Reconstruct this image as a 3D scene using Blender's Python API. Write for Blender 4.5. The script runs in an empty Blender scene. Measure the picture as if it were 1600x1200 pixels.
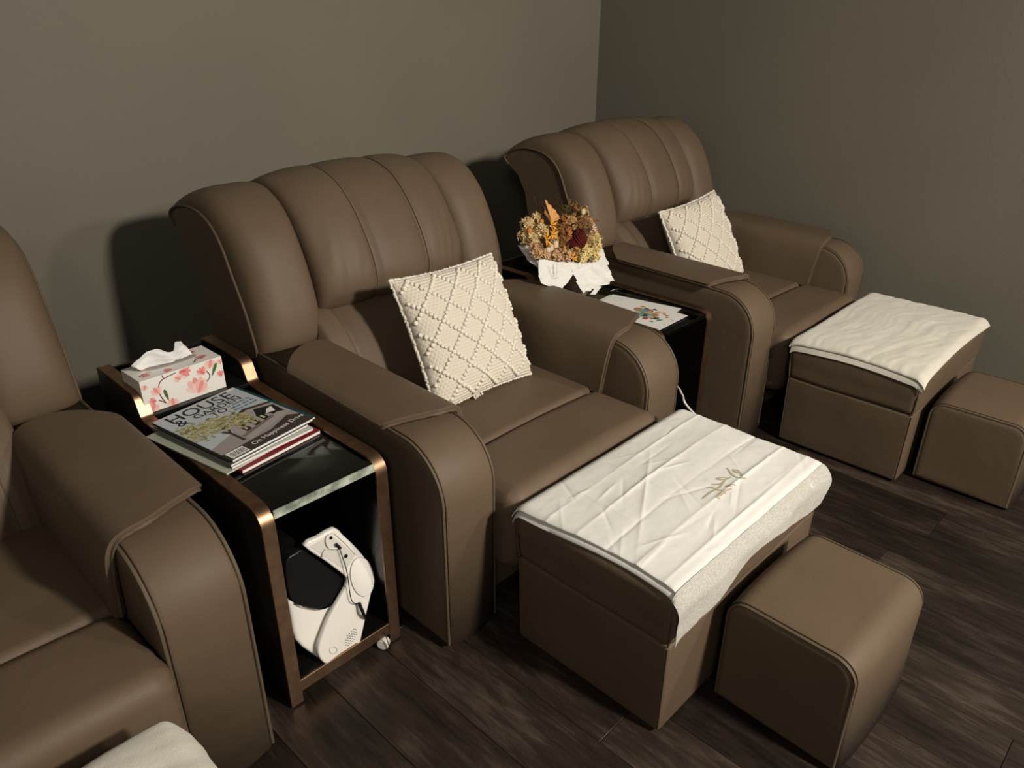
import bpy, bmesh, math, random
import numpy as np
from mathutils import Vector, Matrix, noise

random.seed(7)
scene = bpy.context.scene
COL = scene.collection

# ------------------------------------------------------------------ camera
F_PX, PP, CAM_H = 1200.0, np.array([800.0, 600.0]), 1.6
def _axes():
    down = np.array([790 - 800, 3050 - 600, F_PX]); down /= np.linalg.norm(down)
    xx = 2091.0
    yy = PP[1] - ((xx - PP[0]) * down[0] + F_PX * down[2]) / down[1]
    X = np.array([xx - PP[0], yy - PP[1], F_PX]); X /= np.linalg.norm(X)
    Z = -down
    return np.array([X, np.cross(Z, X), Z])
RW = _axes()                      # rows: world axes in camera coords (x right, y down, z forward)
def px(u, v, **k):
    """point where the ray of a photo pixel meets the plane x=, y= or z="""
    d = RW @ np.array([u - PP[0], v - PP[1], F_PX])
    a, w = list(k.items())[0]; i = 'xyz'.index(a)
    o = np.array([0, 0, CAM_H])
    p = o + (w - o[i]) / d[i] * d
    return Vector(p)
cd = bpy.data.cameras.new('camera'); cam = bpy.data.objects.new('camera', cd); COL.objects.link(cam)
r, dn, fw = RW[:, 0], RW[:, 1], RW[:, 2]
cam.matrix_world = Matrix(((r[0], -dn[0], -fw[0], 0), (r[1], -dn[1], -fw[1], 0), (r[2], -dn[2], -fw[2], CAM_H), (0, 0, 0, 1)))
cd.sensor_width = 36; cd.lens = 36 * F_PX / 1600; cd.clip_start = 0.05
scene.camera = cam

# ------------------------------------------------------------------ light
world = bpy.data.worlds.new('world'); scene.world = world; world.use_nodes = True
bg = world.node_tree.nodes['Background']
bg.inputs[0].default_value = (1.0, 0.93, 0.82, 1); bg.inputs[1].default_value = 0.062
def lamp(name, kind, loc, target, energy, color, **kw):
    l = bpy.data.lights.new(name, kind); l.energy = energy; l.color = color
    for k, v in kw.items(): setattr(l, k, v)
    o = bpy.data.objects.new(name, l); COL.objects.link(o)
    o.location = loc
    o.rotation_euler = (Vector(target) - Vector(loc)).to_track_quat('-Z', 'Y').to_euler()
    return o
lamp('ceiling_spot_or_fill', 'AREA', (1.62, -2.2, 2.72), (1.7, 1.6, 0.5), 112, (1.0, 0.92, 0.80), shape='DISK', size=0.34, spread=math.radians(150))
lamp('ceiling_spot_or_fill', 'AREA', (3.05, -2.5, 2.72), (2.9, 1.4, 0.5), 38, (1.0, 0.92, 0.80), shape='DISK', size=0.34, spread=math.radians(150))
lamp('ceiling_spot_or_fill', 'AREA', (-1.3, -1.2, 2.72), (1.6, 1.4, 0.5), 15, (1.0, 0.92, 0.80), shape='DISK', size=0.7, spread=math.radians(150))  # unseen fill added to lift left-facing sides and the right wall
scene.view_settings.view_transform = 'Standard'; scene.view_settings.look = 'None'
scene.view_settings.exposure = 0.0; scene.view_settings.gamma = 1.0
scene.view_settings.use_curve_mapping = False

# ------------------------------------------------------------------ materials
def new_mat(name, color, rough=0.5, metal=0.0, spec=0.5, **kw):
    m = bpy.data.materials.new(name); m.use_nodes = True
    b = m.node_tree.nodes['Principled BSDF']
    b.inputs['Base Color'].default_value = (*color, 1)
    b.inputs['Roughness'].default_value = rough; b.inputs['Metallic'].default_value = metal
    b.inputs['Specular IOR Level'].default_value = spec
    for k, v in kw.items(): b.inputs[k].default_value = v
    return m
def nodes(m): return m.node_tree.nodes, m.node_tree.links, m.node_tree.nodes['Principled BSDF']
def coords(m, scale=(1, 1, 1)):
    n, l, b = nodes(m)
    tc = n.new('ShaderNodeTexCoord'); mp = n.new('ShaderNodeMapping'); mp.inputs['Scale'].default_value = scale
    l.new(tc.outputs['Object'], mp.inputs['Vector']); return mp.outputs['Vector']
def add_noise_color(m, c1, c2, scale, detail=4, vec=None, lo=0.35, hi=0.65):
    n, l, b = nodes(m)
    t = n.new('ShaderNodeTexNoise'); t.inputs['Scale'].default_value = scale; t.inputs['Detail'].default_value = detail
    if vec is None: vec = coords(m)
    l.new(vec, t.inputs['Vector'])
    r = n.new('ShaderNodeValToRGB'); r.color_ramp.elements[0].position = lo; r.color_ramp.elements[1].position = hi
    r.color_ramp.elements[0].color = (*c1, 1); r.color_ramp.elements[1].color = (*c2, 1)
    l.new(t.outputs['Fac'], r.inputs['Fac']); l.new(r.outputs['Color'], b.inputs['Base Color']); return r
def add_bump(m, layers, vec=None):
    """layers: (kind, scale, strength, distance)"""
    n, l, b = nodes(m); prev = None
    if vec is None: vec = coords(m)
    for kind, sc, st, di in layers:
        if kind == 'noise':
            t = n.new('ShaderNodeTexNoise'); t.inputs['Detail'].default_value = 3; out = t.outputs['Fac']
        else:
            t = n.new('ShaderNodeTexVoronoi'); out = t.outputs['Distance']
        t.inputs['Scale'].default_value = sc; l.new(vec, t.inputs['Vector'])
        bp = n.new('ShaderNodeBump'); bp.inputs['Strength'].default_value = st; bp.inputs['Distance'].default_value = di
        l.new(out, bp.inputs['Height'])
        if prev: l.new(prev, bp.inputs['Normal'])
        prev = bp.outputs['Normal']
    l.new(prev, b.inputs['Normal'])

LEATHER = new_mat('taupe_leather', (0.130, 0.093, 0.058), 0.56, spec=0.30)
add_noise_color(LEATHER, (0.115, 0.079, 0.0505), (0.130, 0.091, 0.0585), 3.0)
add_bump(LEATHER, [('noise', 5, 0.25, 0.02), ('voronoi', 520, 0.16, 0.002), ('noise', 900, 0.1, 0.001)])
PIPING = new_mat('leather_piping', (0.105, 0.076, 0.050), 0.6, spec=0.25)
THREAD = new_mat('seam_thread', (0.035, 0.024, 0.016), 0.8, spec=0.1)
WALL = new_mat('wall_paint', (0.155, 0.146, 0.118), 0.62, spec=0.3)
add_noise_color(WALL, (0.154, 0.141, 0.111), (0.164, 0.151, 0.119), 1.6)
add_bump(WALL, [('noise', 160, 0.22, 0.002), ('noise', 35, 0.10, 0.004)])
FLOORBASE = new_mat('floor_base', (0.012, 0.010, 0.008), 0.9)
BLACK = new_mat('black_gloss', (0.006, 0.0055, 0.005), 0.22, spec=0.28)
BLACKMAT = new_mat('black_matte', (0.008, 0.007, 0.006), 0.5, spec=0.25)
BRONZE = new_mat('bronze_mirror_metal', (0.30, 0.185, 0.115), 0.40, metal=1.0)
add_noise_color(BRONZE, (0.26, 0.160, 0.098), (0.35, 0.215, 0.135), 30)
GLASS = new_mat('clear_glass', (0.80, 0.90, 0.86), 0.02, **{'Transmission Weight': 1.0, 'IOR': 1.5})
EDGEGLINT = new_mat('glass_edge_glint', (0.34, 0.38, 0.32), 0.25)  # opaque pale green, painted stand-in for light caught by the glass edge
add_noise_color(EDGEGLINT, (0.16, 0.19, 0.155), (0.55, 0.58, 0.50), 28)
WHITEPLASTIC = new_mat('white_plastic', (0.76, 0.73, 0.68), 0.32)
BLACKPLASTIC = new_mat('black_plastic', (0.007, 0.007, 0.007), 0.28, spec=0.22)
PAPER = new_mat('white_paper', (0.72, 0.71, 0.68), 0.75, spec=0.2)
PAPER2 = new_mat('page_paper', (0.62, 0.59, 0.53), 0.8, spec=0.2)
TISSUE = new_mat('tissue', (0.82, 0.80, 0.77), 0.9, spec=0.1, **{'Transmission Weight': 0.0, 'Subsurface Weight': 0.15})
CLOTH = new_mat('nonwoven_cloth', (0.75, 0.74, 0.70), 0.85, spec=0.12)
add_bump(CLOTH, [('noise', 700, 0.25, 0.001), ('noise', 45, 0.12, 0.004)])
TERRY = new_mat('cotton_towel', (0.64, 0.61, 0.53), 0.95, spec=0.05, **{'Sheen Weight': 0.3})
add_bump(TERRY, [('noise', 420, 0.4, 0.002), ('noise', 60, 0.15, 0.004)])
YARN = new_mat('cream_yarn', (0.63, 0.575, 0.48), 0.9, spec=0.1, **{'Sheen Weight': 0.25})
add_bump(YARN, [('noise', 600, 0.35, 0.002)])
BOBBLE = new_mat('pale_bobble_yarn', (0.74, 0.70, 0.61), 0.9, spec=0.1, **{'Sheen Weight': 0.2})
GOLDINK = new_mat('pale_gold_ink', (0.45, 0.395, 0.30), 0.8, spec=0.1)

def flat(name, c, rough=0.7, spec=0.25): return new_mat(name, c, rough, spec=spec)

# ------------------------------------------------------------------ mesh helpers
def link(name, mesh, mat, parent=None, loc=None):
    o = bpy.data.objects.new(name, mesh); COL.objects.link(o)
    if mat is not None and len(mesh.materials) == 0: mesh.materials.append(mat)
    if parent is not None: o.parent = parent
    if loc is not None: o.location = loc
    return o
def mk(name, verts, faces, mat, parent=None, smooth=True, weld=0.0, sharp=None, recalc=True):
    me = bpy.data.meshes.new(name)
    me.from_pydata([tuple(v) for v in verts], [], [tuple(f) for f in faces])
    if weld or recalc:
        bm = bmesh.new(); bm.from_mesh(me)
        if weld: bmesh.ops.remove_doubles(bm, verts=bm.verts, dist=weld)
        if recalc: bmesh.ops.recalc_face_normals(bm, faces=bm.faces)
        bm.to_mesh(me); bm.free()
    if smooth:
        me.polygons.foreach_set('use_smooth', [True] * len(me.polygons))
        if sharp: me.set_sharp_from_angle(angle=math.radians(sharp))
    me.update()
    return link(name, me, mat, parent)
def empty(name, loc, rz=0.0):
    o = bpy.data.objects.new(name, None); COL.objects.link(o); o.location = loc; o.rotation_euler = (0, 0, rz)
    o.empty_display_size = 0.1
    return o
def tag(o, label, cat, group=None, kind=None):
    o['label'] = label; o['category'] = cat
    if group: o['group'] = group
    if kind: o['kind'] = kind
    return o
def copy_tree(o, parent=None):
    c = o.copy(); COL.objects.link(c); c.parent = parent
    for ch in list(o.children): copy_tree(ch, c)
    return c
def grid_faces(nu, nv, off=0, closed_u=False, flip=False):
    fs = []
    for i in range(nu if closed_u else nu - 1):
        for j in range(nv - 1):
            a = off + i * nv + j; b = off + ((i + 1) % nu) * nv + j
            f = (a, b, b + 1, a + 1)
            fs.append(f[::-1] if flip else f)
    return fs
def sheet_solid(top, bot):
    """closed solid from two (nu,nv,3) arrays"""
    nu, nv = top.shape[:2]
    V = np.concatenate([top.reshape(-1, 3), bot.reshape(-1, 3)])
    N = nu * nv
    fs = grid_faces(nu, nv) + grid_faces(nu, nv, N, flip=True)
    def e(i, j): return i * nv + j
    for i in range(nu - 1):
        for j in (0, nv - 1):
            a, b = e(i, j), e(i + 1, j); fs.append((a, a + N, b + N, b))
    for j in range(nv - 1):
        for i in (0, nu - 1):
            a, b = e(i, j), e(i, j + 1); fs.append((a, b, b + N, a + N))
    return V, fs
def tube_data(pts, rad, n=8, closed=False, off=0):
    pts = [Vector(p) for p in pts]; m = len(pts); V = []; prev = None
    for i, p in enumerate(pts):
        if closed: t = pts[(i + 1) % m] - pts[i - 1]
        else: t = pts[min(i + 1, m - 1)] - pts[max(i - 1, 0)]
        if t.length < 1e-9: t = Vector((0, 0, 1))
        t.normalize()
        if prev is None:
            a = Vector((0, 0, 1)) if abs(t.z) < 0.9 else Vector((1, 0, 0)); u = t.cross(a).normalized()
        else: u = (prev - t * prev.dot(t)).normalized()
        prev = u; w = t.cross(u)
        rr = rad[i] if isinstance(rad, (list, tuple)) else rad
        for k in range(n):
            a = 2 * math.pi * k / n; V.append(p + (u * math.cos(a) + w * math.sin(a)) * rr)
    fs = []
    for i in range(m if closed else m - 1):
        for k in range(n):
            a = i * n + k; b = i * n + (k + 1) % n; c = ((i + 1) % m) * n + (k + 1) % n; d = ((i + 1) % m) * n + k
            fs.append((off + a, off + b, off + c, off + d))
    if not closed:
        fs.append(tuple(off + k for k in range(n))[::-1]); fs.append(tuple(off + (m - 1) * n + k for k in range(n)))
    return V, fs
def tube(name, pts, rad, mat, parent=None, n=8, closed=False):
    V, fs = tube_data(pts, rad, n, closed); return mk(name, V, fs, mat, parent, sharp=60)
def smooth_path(pts, n=6):
    """Catmull-Rom through the points"""
    P = [np.array(p, float) for p in pts]; P = [2 * P[0] - P[1]] + P + [2 * P[-1] - P[-2]]; out = []
    for i in range(1, len(P) - 2):
        for k in range(n):
            t = k / n
            out.append(0.5 * (2 * P[i] + (P[i + 1] - P[i - 1]) * t + (2 * P[i - 1] - 5 * P[i] + 4 * P[i + 1] - P[i + 2]) * t * t + (3 * P[i] - P[i - 1] - 3 * P[i + 1] + P[i + 2]) * t ** 3))
    out.append(P[-2]); return np.array(out)
def rbox_data(h, r, flat_n=(6, 6, 6), arc=4, deform=None):
    h = np.array(h, float); V = []; F = []
    def samples(i):
        inn = h[i] - r
        a = [inn + r * math.tan(math.radians(45 * k / arc)) for k in range(1, arc + 1)]
        return [-x for x in a[::-1]] + list(np.linspace(-inn, inn, flat_n[i] + 1)) + a
    for ax in range(3):
        u, v = (ax + 1) % 3, (ax + 2) % 3
        for sg in (-1, 1):
            su, sv = samples(u), samples(v); off = len(V)
            for a in su:
                for b in sv:
                    q = np.zeros(3); q[ax] = sg * h[ax]; q[u] = a; q[v] = b
                    inn = np.clip(q, -(h - r), h - r); d = q - inn
                    p = inn + d / max(np.linalg.norm(d), 1e-9) * r
                    V.append(deform(p) if deform else p)
            F += grid_faces(len(su), len(sv), off, flip=(sg < 0))
    return V, F
def rbox(name, center, half, r, mat, parent=None, flat_n=(1, 1, 1), arc=3, deform=None, rot=None):
    V, F = rbox_data(half, r, flat_n, arc, deform)
    c = np.array(center)
    if rot is not None: V = [np.array(rot @ Vector(v)) for v in V]
    return mk(name, [np.array(v) + c for v in V], F, mat, parent, weld=1e-5)
def box_data(lo, hi):
    (a, b, c), (d, e, f) = lo, hi
    V = [(a, b, c), (d, b, c), (d, e, c), (a, e, c), (a, b, f), (d, b, f), (d, e, f), (a, e, f)]
    return V, [(0, 3, 2, 1), (4, 5, 6, 7), (0, 1, 5, 4), (1, 2, 6, 5), (2, 3, 7, 6), (3, 0, 4, 7)]
def box(name, lo, hi, mat, parent=None, bevel=0.0):
    if bevel:
        lo, hi = np.array(lo), np.array(hi)
        o = rbox(name, (lo + hi) / 2, (hi - lo) / 2, bevel, mat, parent, arc=2); o.data.polygons.foreach_set('use_smooth', [False] * len(o.data.polygons)); return o
    V, F = box_data(lo, hi); return mk(name, V, F, mat, parent, smooth=False)
def offset_loop(P, d):
    """inset a closed CCW (y,z) loop by d"""
    P = np.array(P); n = len(P); out = []
    for i in range(n):
        t1 = P[i] - P[i - 1]; t2 = P[(i + 1) % n] - P[i]
        t1 = t1 / (np.linalg.norm(t1) + 1e-12); t2 = t2 / (np.linalg.norm(t2) + 1e-12)
        n1 = np.array([-t1[1], t1[0]]); n2 = np.array([-t2[1], t2[0]]); b = n1 + n2; L = np.linalg.norm(b)
        b = b / L if L > 1e-6 else n1
        c = max(np.dot(b, n1), 0.4); out.append(P[i] + b * d / c)
    return np.array(out)
def prism(name, loop, x0, x1, r, mat, parent=None, arc=4, puff=0.0, mid=6, support=0.012, axis='x'):
    """closed (a,b) loop extruded along an axis with rounded rims"""
    loop = np.array(loop, float); area = 0.5 * np.sum(loop[:, 0] * np.roll(loop[:, 1], -1) - np.roll(loop[:, 0], -1) * loop[:, 1])
    if area < 0: loop = loop[::-1]
    w = x1 - x0; rings = [(0.0, r + support)]
    for k in range(arc + 1):
        a = math.pi / 2 * k / arc; rings.append((r * (1 - math.cos(a)), r * (1 - math.sin(a))))
    seq = [(x0 + dx, ins) for dx, ins in rings]
    for k in range(1, mid):
        s = k / mid; seq.append((x0 + r + (w - 2 * r) * s, -puff * (1 - (2 * s - 1) ** 2)))
    seq += [(x1 - dx, ins) for dx, ins in rings[::-1]]
    V = []; n = len(loop)
    for x, ins in seq:
        L = offset_loop(loop, ins) if abs(ins) > 1e-9 else loop
        for a, b in L:
            V.append((x, a, b) if axis == 'x' else ((a, x, b) if axis == 'y' else (a, b, x)))
    F = []
    for i in range(len(seq) - 1):
        for j in range(n):
            F.append((i * n + j, i * n + (j + 1) % n, (i + 1) * n + (j + 1) % n, (i + 1) * n + j))
    F.append(tuple(range(n))[::-1]); F.append(tuple((len(seq) - 1) * n + j for j in range(n)))
    return mk(name, V, F, mat, parent)
def round_poly(pts, rads, seg=5):
    """2D polygon with rounded corners"""
    out = []; n = len(pts)
    for i in range(n):
        p = np.array(pts[i], float); a = np.array(pts[i - 1], float); b = np.array(pts[(i + 1) % n], float); r = rads[i] if isinstance(rads, (list, tuple)) else rads
        if r <= 1e-6: out.append(p); continue
        d1 = (a - p) / np.linalg.norm(a - p); d2 = (b - p) / np.linalg.norm(b - p)
        ang = math.acos(np.clip(np.dot(d1, d2), -1, 1)); t = r / math.tan(ang / 2)
        s, e = p + d1 * t, p + d2 * t; c = p + (d1 + d2) / np.linalg.norm(d1 + d2) * r / math.sin(ang / 2)
        a0 = math.atan2(*(s - c)[::-1]); a1 = math.atan2(*(e - c)[::-1]); da = (a1 - a0 + math.pi) % (2 * math.pi) - math.pi
        for k in range(seg + 1):
            t = a0 + da * k / seg; out.append(c + r * np.array([math.cos(t), math.sin(t)]))
    return out
def poly3(name, pts, nrm, thick, mat, parent=None):
    """thin flat piece (print, sheet): outline extruded along -nrm"""
    n = len(pts); nv = Vector(nrm).normalized()
    V = [Vector(p) for p in pts] + [Vector(p) - nv * thick for p in pts]
    F = [tuple(range(n)), tuple(range(n, 2 * n))[::-1]] + [(i, n + i, n + (i + 1) % n, (i + 1) % n) for i in range(n)]
    return mk(name, V, F, mat, parent, smooth=False)
def text(name, body, size, mat, mw, parent=None, sx=1.0, extrude=0.0002, align='LEFT'):
    cu = bpy.data.curves.new(name, 'FONT'); cu.body = body; cu.size = size; cu.extrude = extrude; cu.resolution_u = 3; cu.align_x = align
    o = bpy.data.objects.new(name, cu); COL.objects.link(o)
    me = bpy.data.meshes.new_from_object(o.evaluated_get(bpy.context.evaluated_depsgraph_get()))
    bpy.data.objects.remove(o)
    me.transform(mw @ Matrix.Diagonal((sx, 1, 1, 1))); me.materials.clear(); me.name = name
    return link(name, me, mat, parent)
def basis(o, xd, yd):
    xd = Vector(xd).normalized(); yd = Vector(yd); yd = (yd - xd * yd.dot(xd)).normalized(); z = xd.cross(yd)
    return Matrix(((xd.x, yd.x, z.x, o[0]), (xd.y, yd.y, z.y, o[1]), (xd.z, yd.z, z.z, o[2]), (0, 0, 0, 1)))

# ------------------------------------------------------------------ room
WY, WX = 2.945, 3.75
def struct(o): o['kind'] = 'structure'; return o
struct(box('wall_back', (-3.0, WY, -0.05), (WX + 0.1, WY + 0.1, 2.8), WALL))
struct(box('wall_right', (WX, -3.2, -0.05), (WX + 0.1, WY, 2.8), WALL))
floor = struct(box('floor', (-3.0, -3.2, -0.06), (WX + 0.1, WY + 0.1, -0.006), FLOORBASE))
def plank_mat():
    m = new_mat('dark_wood_vinyl', (0.05, 0.036, 0.027), 0.42, spec=0.4)
    n, l, b = nodes(m)
    tc = n.new('ShaderNodeTexCoord'); oi = n.new('ShaderNodeObjectInfo'); ad = n.new('ShaderNodeVectorMath'); ad.operation = 'ADD'
    cm = n.new('ShaderNodeCombineXYZ'); mul = n.new('ShaderNodeMath'); mul.operation = 'MULTIPLY'; mul.inputs[1].default_value = 37.0
    l.new(oi.outputs['Random'], mul.inputs[0]); l.new(mul.outputs[0], cm.inputs[2])
    l.new(tc.outputs['Object'], ad.inputs[0]); l.new(cm.outputs[0], ad.inputs[1])
    mp = n.new('ShaderNodeMapping'); mp.inputs['Scale'].default_value = (1.0, 0.12, 1.0); l.new(ad.outputs[0], mp.inputs['Vector'])
    g = n.new('ShaderNodeTexNoise'); g.inputs['Scale'].default_value = 55; g.inputs['Detail'].default_value = 7; g.inputs['Roughness'].default_value = 0.65; g.inputs['Distortion'].default_value = 0.6
    l.new(mp.outputs[0], g.inputs['Vector'])
    mp2 = n.new('ShaderNodeMapping'); mp2.inputs['Scale'].default_value = (1.0, 0.35, 1.0); l.new(ad.outputs[0], mp2.inputs['Vector'])
    g2 = n.new('ShaderNodeTexNoise'); g2.inputs['Scale'].default_value = 9; g2.inputs['Detail'].default_value = 5; l.new(mp2.outputs[0], g2.inputs['Vector'])
    mx = n.new('ShaderNodeMath'); mx.operation = 'ADD'; l.new(g.outputs['Fac'], mx.inputs[0]); l.new(g2.outputs['Fac'], mx.inputs[1])
    rp = n.new('ShaderNodeValToRGB'); e = rp.color_ramp.elements
    e[0].position = 0.36; e[0].color = (0.010, 0.0068, 0.0047, 1); e[1].position = 0.70; e[1].color = (0.085, 0.062, 0.047, 1)
    k = rp.color_ramp.elements.new(0.52); k.color = (0.028, 0.0195, 0.0145, 1)
    hf = n.new('ShaderNodeMath'); hf.operation = 'MULTIPLY'; hf.inputs[1].default_value = 0.5; l.new(mx.outputs[0], hf.inputs[0])
    l.new(hf.outputs[0], rp.inputs['Fac'])
    vr = n.new('ShaderNodeMapRange'); vr.inputs['To Min'].default_value = 0.62; vr.inputs['To Max'].default_value = 1.20; l.new(oi.outputs['Random'], vr.inputs['Value'])
    sc = n.new('ShaderNodeVectorMath'); sc.operation = 'SCALE'; l.new(rp.outputs['Color'], sc.inputs[0]); l.new(vr.outputs[0], sc.inputs['Scale'])
    l.new(sc.outputs[0], b.inputs['Base Color'])
    bp = n.new('ShaderNodeBump'); bp.inputs['Strength'].default_value = 0.35; bp.inputs['Distance'].default_value = 0.003
    l.new(g.outputs['Fac'], bp.inputs['Height']); l.new(bp.outputs['Normal'], b.inputs['Normal'])
    return m
PLANK = plank_mat()
PW, PL = 0.178, 1.22
V, F = box_data((-PW / 2 + 0.0006, -PL / 2 + 0.0006, -0.006), (PW / 2 - 0.0006, PL / 2 - 0.0006, 0.0))
bm = bmesh.new(); vs = [bm.verts.new(v) for v in V]
for f in F: bm.faces.new([vs[i] for i in f])
bmesh.ops.bevel(bm, geom=[e for e in bm.edges if all(v.co.z > -0.001 for v in e.verts)], offset=0.0012, segments=1, affect='EDGES')
plank_mesh = bpy.data.meshes.new('plank'); bm.to_mesh(plank_mesh); bm.free(); plank_mesh.materials.append(PLANK)
cols = int((WX + 0.75) / PW) + 1
for i in range(cols):
    x = WX - PW / 2 - i * PW
    off = (i * 0.47) % 1.0 * PL
    y = -1.6 - off
    while y < WY + PL / 2:
        lo, hi = y - PL / 2, y + PL / 2
        if hi > -0.9:
            o = link('plank', plank_mesh, None, floor); o.location = (x, y, 0)
            if hi > WY: o.scale.y = (WY - lo) / PL; o.location.y = (lo + WY) / 2
        y += PL

# ------------------------------------------------------------------ recliner
def resample(P, n):
    P = smooth_path(P, 8); d = np.r_[0, np.cumsum(np.linalg.norm(np.diff(P, axis=0), axis=1))]
    t = np.linspace(0, d[-1], n); return np.stack([np.interp(t, d, P[:, k]) for k in range(P.shape[1])], 1)
# headrest profiles (y, z) from the rolled top edge at the back down to the lower edge in front
HC = [(1.300, 0.962), (1.330, 1.000), (1.300, 1.048), (1.22, 1.097), (1.10, 1.128), (0.975, 1.100), (0.885, 1.030), (0.815, 0.935), (0.775, 0.846), (0.770, 0.780), (0.81, 0.718), (0.90, 0.700)]
HG = [(1.295, 0.960), (1.325, 0.990), (1.300, 1.026), (1.22, 1.066), (1.11, 1.088), (1.005, 1.055), (0.935, 0.985), (0.875, 0.895), (0.845, 0.815), (0.838, 0.755), (0.862, 0.705), (0.92, 0.690)]
HL = [(1.300, 0.960), (1.332, 0.994), (1.302, 1.036), (1.22, 1.078), (1.10, 1.100), (0.99, 1.066), (0.905, 0.992), (0.850, 0.900), (0.812, 0.800), (0.795, 0.710), (0.812, 0.632), (0.91, 0.600)]
HE = [(1.300, 0.958), (1.326, 0.983), (1.296, 1.012), (1.21, 1.036), (1.11, 1.034), (1.035, 1.004), (0.985, 0.948), (0.948, 0.868), (0.905, 0.780), (0.876, 0.700), (0.864, 0.625), (0.93, 0.598)]
NT = 48
HC, HG, HL, HE = [resample(p, NT) for p in (HC, HG, HL, HE)]
def cushion_from(name, xs, fronts, backs, mat, parent):
    top = np.zeros((len(xs), NT, 3)); bot = np.zeros_like(top)
    for i, x in enumerate(xs):
        top[i, :, 0] = bot[i, :, 0] = x; top[i, :, 1:] = fronts[i]; bot[i, :, 1:] = backs[i]
    V, F = sheet_solid(top, bot); return mk(name, V, F, mat, parent, sharp=75)

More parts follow.
